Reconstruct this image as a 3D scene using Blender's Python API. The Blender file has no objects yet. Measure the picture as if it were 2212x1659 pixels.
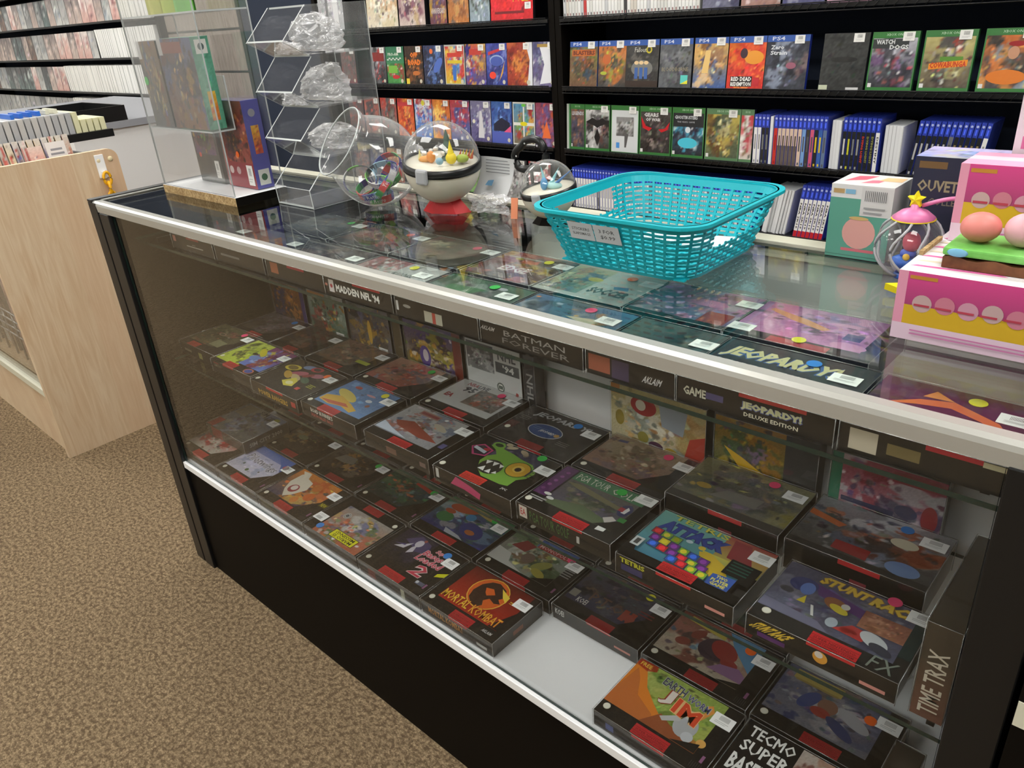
import bpy, bmesh, math, random
import numpy as np
from mathutils import Vector, Matrix, Euler

scene = bpy.context.scene
COL = scene.collection
# ------------------------------------------------------------------ camera
cam_data = bpy.data.cameras.new('camera')
cam = bpy.data.objects.new('camera', cam_data); COL.objects.link(cam)
cam_data.sensor_width = 36.0
cam_data.lens = 1678.69 / 2212 * 36.0
cam_data.clip_start = 0.02; cam_data.clip_end = 60
_R = ((0.7366, -0.2514, 0.6279), (0.6726, 0.3695, -0.6411), (-0.0708, 0.8946, 0.4412))
cam.matrix_world = Matrix(((_R[0][0], _R[0][1], _R[0][2], 1.7993), (_R[1][0], _R[1][1], _R[1][2], -0.6161),
                           (_R[2][0], _R[2][1], _R[2][2], 1.2883), (0, 0, 0, 1)))
scene.camera = cam
# ------------------------------------------------------------------ world, view, exposure
world = bpy.data.worlds.new('world'); scene.world = world; world.use_nodes = True
world.node_tree.nodes['Background'].inputs[0].default_value = (0.9, 0.95, 1.0, 1)
world.node_tree.nodes['Background'].inputs[1].default_value = 0.0
scene.view_settings.view_transform = 'Standard'
scene.view_settings.look = 'None'
scene.view_settings.gamma = 1.0
scene.view_settings.use_curve_mapping = False
scene.view_settings.exposure = 0.0
scene.cycles.transparent_max_bounces = 28
scene.cycles.max_bounces = 5
scene.cycles.diffuse_bounces = 3
scene.cycles.glossy_bounces = 3
scene.cycles.transmission_bounces = 2
scene.cycles.use_adaptive_sampling = True
scene.cycles.adaptive_threshold = 0.08
scene.cycles.adaptive_min_samples = 16
scene.cycles.caustics_reflective = False
scene.cycles.caustics_refractive = False
scene.cycles.sample_clamp_indirect = 6.0
LIGHT_STRENGTH = 14.0           # ceiling troffers

# ------------------------------------------------------------------ helpers
def lin(c):
    r = []
    for v in c[:3]:
        v = v / 255.0
        r.append(v / 12.92 if v <= 0.04045 else ((v + 0.055) / 1.055) ** 2.4)
    return tuple(r) + (1.0,)

def newmat(name):
    m = bpy.data.materials.new(name); m.use_nodes = True
    nt = m.node_tree; nt.nodes.clear()
    out = nt.nodes.new('ShaderNodeOutputMaterial')
    return m, nt, out

def principled(name, col, rough=0.5, metal=0.0, spec=0.5, bump=None, coat=0.0, emit=0.0):
    m, nt, out = newmat(name)
    b = nt.nodes.new('ShaderNodeBsdfPrincipled')
    b.inputs['Base Color'].default_value = lin(col)
    b.inputs['Roughness'].default_value = rough
    b.inputs['Metallic'].default_value = metal
    b.inputs['Specular IOR Level'].default_value = spec
    b.inputs['Coat Weight'].default_value = coat
    if emit:
        b.inputs['Emission Color'].default_value = lin(col); b.inputs['Emission Strength'].default_value = emit
    if bump:
        tc = nt.nodes.new('ShaderNodeTexCoord'); n = nt.nodes.new('ShaderNodeTexNoise'); bp = nt.nodes.new('ShaderNodeBump')
        n.inputs['Scale'].default_value = bump[0]; bp.inputs['Strength'].default_value = bump[1]; bp.inputs['Distance'].default_value = bump[2]
        nt.links.new(tc.outputs['Object'], n.inputs['Vector']); nt.links.new(n.outputs['Fac'], bp.inputs['Height'])
        nt.links.new(bp.outputs[0], b.inputs['Normal'])
    nt.links.new(b.outputs[0], out.inputs[0])
    return m

def printed(name, rough=0.35, bump=None, coat=0.0):
    """surface whose printed colours are stored per face corner in the attribute 'ink'"""
    m = principled(name, (128, 128, 128), rough, bump=bump, coat=coat)
    nt = m.node_tree
    a = nt.nodes.new('ShaderNodeAttribute'); a.attribute_name = 'ink'
    b = [n for n in nt.nodes if n.type == 'BSDF_PRINCIPLED'][0]
    nt.links.new(a.outputs['Color'], b.inputs['Base Color'])
    return m

def clear(name, tint=(255, 255, 255), rough=0.02, haze=0.0, haze_col=(235, 238, 240), bump=None, f0=0.04, gloss=1.0, edge=0.0):
    """clear sheet: passes light straight through, mirrors by Schlick's law, with a little milky haze"""
    m, nt, out = newmat(name)
    N = nt.nodes.new; L = nt.links.new
    tr = N('ShaderNodeBsdfTransparent'); tr.inputs[0].default_value = lin(tint)
    gl = N('ShaderNodeBsdfGlossy'); gl.inputs['Roughness'].default_value = rough
    gl.inputs['Color'].default_value = (gloss, gloss, gloss, 1)
    df = N('ShaderNodeBsdfDiffuse'); df.inputs[0].default_value = lin(haze_col)
    lw = N('ShaderNodeLayerWeight'); lw.inputs[0].default_value = 0.5
    pw = N('ShaderNodeMath'); pw.operation = 'POWER'; pw.inputs[1].default_value = 5.0
    L(lw.outputs['Facing'], pw.inputs[0])
    mu = N('ShaderNodeMath'); mu.operation = 'MULTIPLY_ADD'; mu.inputs[1].default_value = 1 - f0; mu.inputs[2].default_value = f0
    L(pw.outputs[0], mu.inputs[0])
    cl = N('ShaderNodeMath'); cl.operation = 'MINIMUM'; cl.inputs[1].default_value = 1.0
    L(mu.outputs[0], cl.inputs[0])
    if not haze and not edge:
        m2 = N('ShaderNodeMixShader'); L(cl.outputs[0], m2.inputs[0]); L(tr.outputs[0], m2.inputs[1]); L(gl.outputs[0], m2.inputs[2])
        if bump:
            tc = N('ShaderNodeTexCoord'); n = N('ShaderNodeTexNoise'); bp = N('ShaderNodeBump')
            n.inputs['Scale'].default_value = bump[0]; bp.inputs['Strength'].default_value = bump[1]; bp.inputs['Distance'].default_value = bump[2]
            L(tc.outputs['Object'], n.inputs['Vector']); L(n.outputs['Fac'], bp.inputs['Height']); L(bp.outputs[0], gl.inputs['Normal'])
        L(m2.outputs[0], out.inputs[0])
        return m
    m1 = N('ShaderNodeMixShader'); m1.inputs[0].default_value = haze
    if edge:
        p2 = N('ShaderNodeMath'); p2.operation = 'POWER'; p2.inputs[1].default_value = 2.0
        L(lw.outputs['Facing'], p2.inputs[0])
        m3 = N('ShaderNodeMath'); m3.operation = 'MULTIPLY_ADD'; m3.inputs[1].default_value = edge; m3.inputs[2].default_value = haze
        L(p2.outputs[0], m3.inputs[0]); L(m3.outputs[0], m1.inputs[0])
    L(tr.outputs[0], m1.inputs[1]); L(df.outputs[0], m1.inputs[2])
    m2 = N('ShaderNodeMixShader'); L(cl.outputs[0], m2.inputs[0]); L(m1.outputs[0], m2.inputs[1]); L(gl.outputs[0], m2.inputs[2])
    if bump:
        tc = N('ShaderNodeTexCoord'); n = N('ShaderNodeTexNoise'); bp = N('ShaderNodeBump')
        n.inputs['Scale'].default_value = bump[0]; bp.inputs['Strength'].default_value = bump[1]; bp.inputs['Distance'].default_value = bump[2]
        n.inputs['Distortion'].default_value = 1.5
        L(tc.outputs['Object'], n.inputs['Vector']); L(n.outputs['Fac'], bp.inputs['Height'])
        L(bp.outputs[0], gl.inputs['Normal'])
    L(m2.outputs[0], out.inputs[0])
    return m

def speckle(name, cols, scales, rough=0.95, bump=None, stretch=(1, 1, 1)):
    """mix of colours by noise in object space"""
    m, nt, out = newmat(name)
    N = nt.nodes.new; L = nt.links.new
    b = N('ShaderNodeBsdfPrincipled'); b.inputs['Roughness'].default_value = rough; b.inputs['Specular IOR Level'].default_value = 0.2
    tc = N('ShaderNodeTexCoord'); mp = N('ShaderNodeMapping'); mp.inputs['Scale'].default_value = stretch
    L(tc.outputs['Object'], mp.inputs[0])
    prev = None
    for i, sc in enumerate(scales):
        n = N('ShaderNodeTexNoise'); n.inputs['Scale'].default_value = sc; n.inputs['Detail'].default_value = 4; n.inputs['Roughness'].default_value = 0.7
        L(mp.outputs[0], n.inputs['Vector'])
        r = N('ShaderNodeValToRGB'); r.color_ramp.elements[0].position = 0.40; r.color_ramp.elements[1].position = 0.60
        L(n.outputs['Fac'], r.inputs[0])
        if prev is None:
            r.color_ramp.elements[0].color = lin(cols[0]); r.color_ramp.elements[1].color = lin(cols[1]); prev = r.outputs[0]
            first = n
        else:
            mx = N('ShaderNodeMix'); mx.data_type = 'RGBA'
            L(r.outputs[0], mx.inputs[0]); L(prev, mx.inputs[6]); mx.inputs[7].default_value = lin(cols[i + 1])
            prev = mx.outputs[2]
    L(prev, b.inputs['Base Color'])
    if bump:
        bp = N('ShaderNodeBump'); bp.inputs['Strength'].default_value = bump[0]; bp.inputs['Distance'].default_value = bump[1]
        L(first.outputs['Fac'], bp.inputs['Height']); L(bp.outputs[0], b.inputs['Normal'])
    L(b.outputs[0], out.inputs[0])
    return m

M = dict(
    carton=printed('printed_card', 0.45),
    cover=printed('printed_cover_in_wrap', 0.28, bump=(26, 0.5, 0.004), coat=0.35),
    matte=printed('printed_paper', 0.6),
    sleeve=clear('box_protector_plastic', rough=0.07, haze=0.0, bump=(9, 0.35, 0.006), f0=0.035),
    pane_top=clear('counter_glass', tint=(250, 254, 252), rough=0.015, haze=0.0, f0=0.04),
    pane=clear('display_glass', tint=(253, 254, 254), rough=0.01, f0=0.020),
    glass_edge=principled('green_glass_edge', (32, 52, 46), 0.15),
    fold_glint=clear('plastic_fold_glint', rough=0.2, haze=0.22, haze_col=(240, 242, 240), f0=0.2),
    acrylic=clear('clear_acrylic', rough=0.03, haze=0.02, f0=0.045, edge=0.10),
    acrylic_edge=principled('acrylic_edge', (196, 202, 202), 0.25),
    bag=clear('plastic_bag', rough=0.16, haze=0.26, haze_col=(246, 247, 250), bump=(35, 0.9, 0.01), f0=0.10, edge=0.25),
    jar=clear('clear_jar_plastic', rough=0.06, haze=0.05, f0=0.06, edge=0.45, bump=(12, .25, .004)),  # pale edge haze paints in the grey-white highlights of the jar
    dome=clear('clear_dome_plastic', rough=0.03, haze=0.02, f0=0.045, edge=0.30),
    black=principled('black_laminate', (15, 12, 9), 0.55, spec=0.08),
    blackm=principled('black_metal', (17, 18, 20), 0.35),
    blackp=principled('black_plastic', (20, 21, 22), 0.3),
    navy=principled('dark_wall_panel', (38, 46, 62), 0.7, spec=0.2),
    alu=principled('brushed_aluminium', (188, 188, 182), 0.28, metal=0.35, spec=0.6),
    cream=principled('cream_trim', (212, 210, 190), 0.4),
    whitelam=principled('white_laminate', (242, 243, 244), 0.4),
    white=principled('white_paint', (232, 232, 232), 0.6),
    offwhite=principled('ivory_plastic', (222, 217, 200), 0.35),
    greyp=principled('grey_plastic', (176, 178, 182), 0.35),
    greytop=principled('grey_counter_top', (150, 152, 158), 0.5),
    red=principled('red_plastic', (196, 28, 34), 0.45),
    orange=principled('orange_card', (240, 150, 110), 0.5),
    yellow=principled('yellow_plastic', (238, 176, 22), 0.4),
    lemon=principled('lemon_plastic', (236, 222, 20), 0.35),
    pink=principled('pink_plastic', (226, 128, 178), 0.35),
    blue=principled('blue_plastic', (40, 104, 200), 0.4),
    teal=principled('turquoise_plastic', (22, 178, 192), 0.38, spec=0.4),
    screw=principled('screw_cap', (222, 208, 170), 0.5),
    wire=principled('black_wire', (14, 15, 18), 0.4, metal=0.3),
    steel=principled('steel_wire', (150, 150, 150), 0.35, metal=0.7),
    grass=speckle('painted_grass', ((104, 176, 80), (132, 200, 108)), (14,), 0.5),
    soil=speckle('painted_soil', ((92, 58, 40), (122, 80, 54)), (20,), 0.6),
    carpet=speckle('carpet_pile', ((98, 82, 60), (194, 172, 138), (146, 124, 96), (96, 80, 60)), (190, 330, 90), 1.0, (0.9, 0.004), (1, 1.3, 1)),
    particle=speckle('particle_board', ((176, 148, 104), (206, 180, 134), (150, 122, 84)), (90, 200), 0.9),
    ceiling=principled('ceiling_tile', (222, 222, 218), 0.9),
    paint=principled('wall_paint', (206, 206, 202), 0.85),
)

def wood_mat():
    m, nt, out = newmat('light_oak_laminate')
    N = nt.nodes.new; L = nt.links.new
    b = N('ShaderNodeBsdfPrincipled'); b.inputs['Roughness'].default_value = 0.5
    tc = N('ShaderNodeTexCoord'); mp = N('ShaderNodeMapping'); mp.inputs['Scale'].default_value = (1, 9, 0.7)
    L(tc.outputs['Object'], mp.inputs[0])
    # planks across the width
    sep = N('ShaderNodeSeparateXYZ'); L(tc.outputs['Object'], sep.inputs[0])
    ml = N('ShaderNodeMath'); ml.operation = 'MULTIPLY'; ml.inputs[1].default_value = 13.0; L(sep.outputs['Y'], ml.inputs[0])
    fl = N('ShaderNodeMath'); fl.operation = 'FLOOR'; L(ml.outputs[0], fl.inputs[0])
    wn = N('ShaderNodeTexWhiteNoise'); wn.noise_dimensions = '1D'; L(fl.outputs[0], wn.inputs['W'])
    n1 = N('ShaderNodeTexNoise'); n1.inputs['Scale'].default_value = 7; n1.inputs['Detail'].default_value = 8; n1.inputs['Distortion'].default_value = 1.2
    L(mp.outputs[0], n1.inputs['Vector'])
    r = N('ShaderNodeValToRGB'); r.color_ramp.elements[0].position = 0.25; r.color_ramp.elements[1].position = 0.75
    r.color_ramp.elements[0].color = lin((198, 168, 134)); r.color_ramp.elements[1].color = lin((220, 200, 170))
    L(n1.outputs['Fac'], r.inputs[0])
    mx = N('ShaderNodeMix'); mx.data_type = 'RGBA'; mx.inputs[7].default_value = lin((206, 172, 140))
    mm = N('ShaderNodeMath'); mm.operation = 'MULTIPLY'; mm.inputs[1].default_value = 0.7; L(wn.outputs['Value'], mm.inputs[0])
    L(mm.outputs[0], mx.inputs[0]); L(r.outputs[0], mx.inputs[6]); L(mx.outputs[2], b.inputs['Base Color'])
    L(b.outputs[0], out.inputs[0])
    return m
M['wood'] = wood_mat()

def slat_mat():
    return speckle('slatwall_board', ((126, 116, 108), (146, 136, 127)), (6,), 0.7, None, (8, 8, 1))
M['slat'] = slat_mat()

def emitter(name, col, s):
    m, nt, out = newmat(name)
    e = nt.nodes.new('ShaderNodeEmission'); e.inputs[0].default_value = col; e.inputs[1].default_value = s
    nt.links.new(e.outputs[0], out.inputs[0]); return m
M['lamp'] = emitter('lamp_diffuser', (1.0, 0.985, 0.94, 1), LIGHT_STRENGTH)

# ------------------------------------------------------------------ text outlines
_glyph = {}
def text_mesh(s, bold=0.0):
    k = (s, bold)
    if k in _glyph: return _glyph[k]
    cu = bpy.data.curves.new('lettering', 'FONT'); cu.body = s; cu.resolution_u = 1; cu.offset = bold
    ob = bpy.data.objects.new('lettering', cu); COL.objects.link(ob)
    dg = bpy.context.evaluated_depsgraph_get(); dg.update()
    me = ob.evaluated_get(dg).to_mesh()
    v = np.array([p.co[:2] for p in me.vertices]) if len(me.vertices) else np.zeros((1, 2))
    f = [tuple(p.vertices) for p in me.polygons]
    ob.evaluated_get(dg).to_mesh_clear()
    bpy.data.objects.remove(ob); bpy.data.curves.remove(cu)
    mn = v.min(0); mx = v.max(0); v = (v - mn) / np.maximum(mx - mn, 1e-6)
    _glyph[k] = (v, f)
    return _glyph[k]

# ------------------------------------------------------------------ mesh builder with inks
class MB:
    def __init__(s):
        s.v = []; s.f = []; s.m = []; s.c = []     # c: per face, colour or list of colours (linear)
        s.smooth = []
    def face(s, pts, col=(200, 200, 200), mi=0, cols=None, sm=False):
        i = len(s.v); s.v += [tuple(p) for p in pts]; s.f.append(tuple(range(i, i + len(pts)))); s.m.append(mi)
        s.c.append(cols if cols else lin(col)); s.smooth.append(sm)
    def mesh(s, verts, faces, col=(200, 200, 200), mi=0, sm=False):
        i = len(s.v); s.v += [tuple(p) for p in verts]
        lc = lin(col)
        for f in faces:
            s.f.append(tuple(i + k for k in f)); s.m.append(mi); s.c.append(lc); s.smooth.append(sm)
    def box(s, x0, y0, z0, x1, y1, z1, col=(200, 200, 200), mi=0, skip=(), bev=0.0, fm=None):
        """fm: dict of face key -> material index"""
        P = [(x0, y0, z0), (x1, y0, z0), (x1, y1, z0), (x0, y1, z0), (x0, y0, z1), (x1, y0, z1), (x1, y1, z1), (x0, y1, z1)]
        F = {'b': (0, 3, 2, 1), 't': (4, 5, 6, 7), 'f': (0, 1, 5, 4), 'r': (1, 2, 6, 5), 'k': (2, 3, 7, 6), 'l': (3, 0, 4, 7)}
        i = len(s.v); s.v += P
        for k, q in F.items():
            if k in skip: continue
            s.f.append(tuple(i + a for a in q)); s.m.append((fm or {}).get(k, mi)); s.c.append(lin(col)); s.smooth.append(False)
    def tube(s, pts, r, n=6, col=(200, 200, 200), mi=0, closed=False, r2=None):
        pts = [Vector(p) for p in pts]; rings = []; up = Vector((0, 0, 1))
        N = len(pts)
        for i, p in enumerate(pts):
            a = pts[(i - 1) % N] if (closed or i > 0) else p
            b = pts[(i + 1) % N] if (closed or i < N - 1) else p
            d = (b - a).normalized()
            u = d.cross(up)
            if u.length < 1e-3: u = d.cross(Vector((1, 0, 0)))
            u.normalize(); w = d.cross(u)
            rr = r if r2 is None else r + (r2 - r) * i / max(N - 1, 1)
            rings.append([p + (u * math.cos(t) + w * math.sin(t)) * rr for t in [2 * math.pi * k / n for k in range(n)]])
        vs = [q for R_ in rings for q in R_]; fs = []
        for i in range(N if closed else N - 1):
            j = (i + 1) % N
            for k in range(n): fs.append((i * n + k, i * n + (k + 1) % n, j * n + (k + 1) % n, j * n + k))
        if not closed: fs += [tuple(range(n))[::-1], tuple((N - 1) * n + k for k in range(n))]
        s.mesh(vs, fs, col, mi, True)
    def lathe(s, prof, n=32, mtx=None, col=(200, 200, 200), mi=0, a0=0, a1=2 * math.pi):
        vs = []; full = abs(a1 - a0 - 2 * math.pi) < 1e-6; k = n if full else n + 1
        for (r, z) in prof:
            for i in range(k):
                t = a0 + (a1 - a0) * i / n
                p = Vector((r * math.cos(t), r * math.sin(t), z))
                vs.append(mtx @ p if mtx else p)
        fs = []
        for j in range(len(prof) - 1):
            for i in range(n):
                i2 = (i + 1) % k if full else i + 1
                fs.append((j * k + i, j * k + i2, (j + 1) * k + i2, (j + 1) * k + i))
        s.mesh(vs, fs, col, mi, True)
    def build(s, name, mats, parent=None, loc=(0, 0, 0), rot=(0, 0, 0), bevel=0.0, weld=False):
        me = bpy.data.meshes.new(name)
        nv = len(s.v)
        me.from_pydata(s.v, [], s.f)
        for m in (mats if isinstance(mats, (list, tuple)) else [mats]): me.materials.append(M[m] if isinstance(m, str) else m)
        me.polygons.foreach_set('material_index', s.m)
        me.polygons.foreach_set('use_smooth', s.smooth)
        at = me.color_attributes.new('ink', 'FLOAT_COLOR', 'CORNER')
        buf = []
        for f, c in zip(s.f, s.c):
            if isinstance(c, list):
                for q in c: buf.extend(q)
            else: buf.extend(c * len(f))
        at.data.foreach_set('color', np.array(buf, dtype=np.float32))
        me.update()
        o = bpy.data.objects.new(name, me); COL.objects.link(o)
        o.location = loc; o.rotation_euler = rot
        if parent: o.parent = parent
        if weld:
            bm = bmesh.new(); bm.from_mesh(me); bmesh.ops.remove_doubles(bm, verts=bm.verts, dist=1e-5); bm.to_mesh(me); bm.free()
        if bevel:
            md = o.modifiers.new('bevel', 'BEVEL'); md.width = bevel; md.segments = 2; md.limit_method = 'ANGLE'
        return o

def tag(o, label, cat, group=None, kind=None):
    if label: o['label'] = label
    if cat: o['category'] = cat
    if group: o['group'] = group
    if kind: o['kind'] = kind
    return o
def thing(name, label, cat, loc=(0, 0, 0), rot=(0, 0, 0), group=None):
    o = bpy.data.objects.new(name, None); COL.objects.link(o); o.empty_display_size = 0.02
    o.location = loc; o.rotation_euler = rot
    return tag(o, label, cat, group)
def copy_tree(o, parent=None):
    c = o.copy(); COL.objects.link(c)
    if parent: c.parent = parent
    for ch in o.children: copy_tree(ch, c)
    return c

# ------------------------------------------------------------------ printed artwork
def splash_grid(seed, pal, nu, nv, n=26, tone=0.0):
    """soft overlapping strokes of a palette; abstract illustration"""
    rg = np.random.RandomState(seed)
    U, V = np.meshgrid(np.linspace(0, 1, nu), np.linspace(0, 1, nv))
    P = [np.array(p, float) for p in pal]
    img = P[0][None, None] * (1 - V[..., None]) + P[1 % len(P)][None, None] * V[..., None]
    img = np.array(img)
    for k in range(n):
        c = P[rg.randint(len(P))] + rg.normal(0, 14)
        cu, cv = rg.normal(.5, .26), rg.normal(.5, .26)
        s = .05 + .28 * rg.rand() ** 1.6 * (1 - .5 * k / n); ar = rg.uniform(.25, 1); an = rg.uniform(0, math.pi)
        du = (U - cu) * math.cos(an) + (V - cv) * math.sin(an); dv = -(U - cu) * math.sin(an) + (V - cv) * math.cos(an)
        w = .25 * np.sin(7 * du / s + rg.rand() * 6)
        d = np.sqrt((du / s) ** 2 + (dv / (s * ar)) ** 2) + w
        a = np.clip((1.1 - d) * 4, 0, 1)[..., None] * rg.uniform(.55, 1)
        img = img * (1 - a) + np.clip(c, 0, 255)[None, None] * a
    for k in range(int(n * 2.2)):
        j = rg.randint(len(P)); c = P[j] * rg.choice([.55, .8, 1.0, 1.25, 1.4]) + rg.normal(0, 10, 3)
        cu, cv = rg.normal(.5, .25), rg.normal(.5, .25); s = rg.uniform(.018, .06); ar = rg.uniform(.2, .9); an = rg.uniform(0, math.pi)
        du = (U - cu) * math.cos(an) + (V - cv) * math.sin(an); dv = -(U - cu) * math.sin(an) + (V - cv) * math.cos(an)
        d = np.sqrt((du / s) ** 2 + (dv / (s * ar)) ** 2) + .2 * np.sin(60 * du)
        a = np.clip((1.1 - d) * 3, 0, 1)[..., None] * rg.uniform(.5, .95)
        img = img * (1 - a) + np.clip(c, 0, 255)[None, None] * a
    img += rg.normal(0, 6, img.shape[:2])[..., None]
    return np.clip(img, 0, 255)
def lin_arr(a):
    a = a / 255.0
    return np.where(a <= 0.04045, a / 12.92, ((a + 0.055) / 1.055) ** 2.4)

def ink(mb, O, U, V, ops, mi=0, lift=6e-5, aspect=None):
    """draw ops on the rectangle O + u*U + v*V, u and v in 0..1"""
    O = Vector(O); U = Vector(U); V = Vector(V); Nn = U.cross(V).normalized(); asp = U.length / V.length
    lv = [0]
    def P(u, v): return tuple(O + U * u + V * v + Nn * (lv[0] * lift))
    for op in ops:
        lv[0] += 1; k = op[0]
        if k == 'r':
            _, u0, v0, u1, v1, c = op
            mb.face([P(u0, v0), P(u1, v0), P(u1, v1), P(u0, v1)], c, mi)
        elif k == 'g':      # printed blend between two inks
            _, u0, v0, u1, v1, c0, c1 = op
            a, b = lin(c0), lin(c1)
            mb.face([P(u0, v0), P(u1, v0), P(u1, v1), P(u0, v1)], c0, mi, cols=[a, a, b, b])
        elif k == 'e':
            _, u, v, r, c = op[:5]; ry = op[5] if len(op) > 5 else r; an = op[6] if len(op) > 6 else 0
            pts = []
            for i in range(20):
                t = 2 * math.pi * i / 20; x = r * math.cos(t); y = ry * math.sin(t)
                x, y = x * math.cos(an) - y * math.sin(an), x * math.sin(an) + y * math.cos(an)
                pts.append(P(u + x, v + y * asp))
            mb.face(pts, c, mi)
        elif k == 'p':
            pts = [P(*q) for q in op[1]]
            if Nn.dot(( Vector(pts[1]) - Vector(pts[0])).cross(Vector(pts[2]) - Vector(pts[0]))) < 0: pts = pts[::-1]
            mb.face(pts, op[2], mi)
        elif k == 's':
            _, seed, n, pal, u0, v0, u1, v1, res = op
            w = (u1 - u0) * U.length; h = (v1 - v0) * V.length
            nu = max(4, int(w / res)); nv = max(4, int(h / res))
            img = lin_arr(splash_grid(seed, pal, nu, nv, n))
            img = np.concatenate([img, np.ones(img.shape[:2] + (1,))], 2)
            i0 = len(mb.v)
            for j in range(nv):
                for i in range(nu): mb.v.append(P(u0 + (u1 - u0) * i / (nu - 1), v0 + (v1 - v0) * j / (nv - 1)))
            T = [[tuple(img[j, i]) for i in range(nu)] for j in range(nv)]
            for j in range(nv - 1):
                for i in range(nu - 1):
                    a = i0 + j * nu + i
                    mb.f.append((a, a + 1, a + nu + 1, a + nu)); mb.m.append(mi); mb.smooth.append(False)
                    mb.c.append([T[j][i], T[j][i + 1], T[j + 1][i + 1], T[j + 1][i]])
        elif k == 't':
            _, s, u0, v0, u1, v1, c = op[:7]; opt = op[7] if len(op) > 7 else {}
            bold = opt.get('b', 0.012); sh = opt.get('shear', 0); rot = opt.get('rot', 0)
            def put(col, grow, bl):
                vv, ff = text_mesh(s, bl)
                us = u0 - grow; ue = u1 + grow; vs = v0 - grow * asp; ve = v1 + grow * asp
                out = []
                for x, y in vv:
                    if rot: x, y = (y, 1 - x) if rot == -90 else (1 - y, x)
                    arc = opt.get('arc', 0) * (1 - (2 * x - 1) ** 2)
                    slope = opt.get('slope', 0) * x
                    out.append(P(us + (ue - us) * x + sh * (y - .5) * (v1 - v0), vs + (ve - vs) * y + arc + slope))
                mb.mesh(out, ff, col, mi)
            if 'o' in opt:
                put(opt['o'], opt.get('ow', .006), bold + .05); lv[0] += 1
            put(c, 0, bold)

K = (15, 14, 13); W = (236, 236, 232); RED = (190, 36, 44)
BARS = [('r', .30 + .038 * i, .48, .312 + .038 * i, .86, (60, 60, 62)) for i in range(13)] + [('r', .18, .30, .82, .33, (176, 176, 176)), ('r', .18, .18, .7, .21, (176, 176, 176))]

_label_mesh = {}
def price_label(parent, x, y, z, w=.031, h=.0215, flat=True, name='price_label'):
    key = (w, h, flat)
    if key in _label_mesh:
        o = bpy.data.objects.new(name, _label_mesh[key]); COL.objects.link(o); o.parent = parent; o.location = (x, y, z); return o
    mb = MB()
    if flat:
        mb.box(0, 0, 0, w, h, .0003, (252, 252, 250)); ink(mb, (0, 0, .0003), (w, 0, 0), (0, h, 0), BARS)
    else:
        mb.box(0, -.0003, 0, w, 0, h, W); ink(mb, (0, -.0003, 0), (w, 0, 0), (0, 0, h), BARS)
    o = mb.build(name, 'matte', parent, (x, y, z)); _label_mesh[key] = o.data
    return o
_dots = {}
DOT = dict(orange=(250, 110, 30), green=(60, 190, 80), pink=(236, 70, 120), blue=(50, 130, 210), yellow=(226, 220, 50), red=(238, 60, 50))
def price_dot(parent, x, y, z, colr, r=.0084, flat=True):
    key = (colr, r, flat)
    if key in _dots:
        o = bpy.data.objects.new('round_sticker', _dots[key]); COL.objects.link(o); o.parent = parent; o.location = (x, y, z); return o
    mb = MB(); pts = [(r * math.cos(t), r * math.sin(t)) for t in [2 * math.pi * i / 20 for i in range(20)]]
    vs = [(a, b, 0) for a, b in pts] + [(a, b, .0003) for a, b in pts]
    if not flat: vs = [(a, -c, b) for a, b, c in vs]
    fs = [tuple(range(20, 40)), tuple(range(19, -1, -1))] + [(i, (i + 1) % 20, 20 + (i + 1) % 20, 20 + i) for i in range(20)]
    mb.mesh(vs, fs, DOT[colr])
    o = mb.build('round_sticker', 'matte', parent, (x, y, z)); _dots[key] = o.data
    return o

BW, BD, BH = .176, .126, .0325
def seal(u=.07, v=.13, r=.032): return [('e', u, v, r, (220, 216, 196)), ('e', u, v, r * .75, (232, 230, 216))]
def strip(u0=.36, u1=.66, c=RED): return [('r', u0, 0, u1, .15, c), ('r', u0, .11, u1, .115, (120, 16, 24)), ('r', u0, .05, u1, .056, (120, 16, 24)),
        ('t', 'SUPER NINTENDO', u0 + .02, .065, u1 - .02, .098, (120, 16, 24)), ('t', 'ENTERTAINMENT SYSTEM', u0 + .02, .015, u1 - .02, .04, (120, 16, 24))]
def art(seed, pal, n=30, u0=0, v0=.19, u1=.84, v1=1, cut=True, res=.0016):
    o = [('s', seed, n, pal, u0, v0, u1, v1, res)]
    if cut: o.append(('p', [(u1 - .2, v0), (u1 + .001, v0), (u1 + .001, v0 + .34)], K))
    return o
RIGHT = [('r', .93, .14, .955, .24, (140, 90, 130))] + [('r', .88 + .017 * i, .03, .885 + .017 * i, .12, (60, 60, 62)) for i in range(6)]

_prot = {}
def protector_mesh(w, d, h, t):
    k = (w, d, h)
    if k in _prot:
        o = bpy.data.objects.new('plastic_protector', _prot[k]); COL.objects.link(o); o.parent = t; return o
    p = MB(); p.box(0, 0, 0, w, d, h, skip=('b',)); e = .0005
    for a, b in (((0, 0, h), (w, 0, h)), ((w, 0, h), (w, d, h)), ((w, d, h), (0, d, h)), ((0, d, h), (0, 0, h)), ((0, 0, 0), (0, 0, h)), ((w, 0, 0), (w, 0, h)), ((w, d, 0), (w, d, h))):
        p.tube([a, b], e, 4, mi=1)  # pale tubes put the bright glints of the plastic folds into the mesh
    o = p.build('plastic_protector', ['sleeve', 'fold_glint'], t); _prot[k] = o.data; return o

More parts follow.
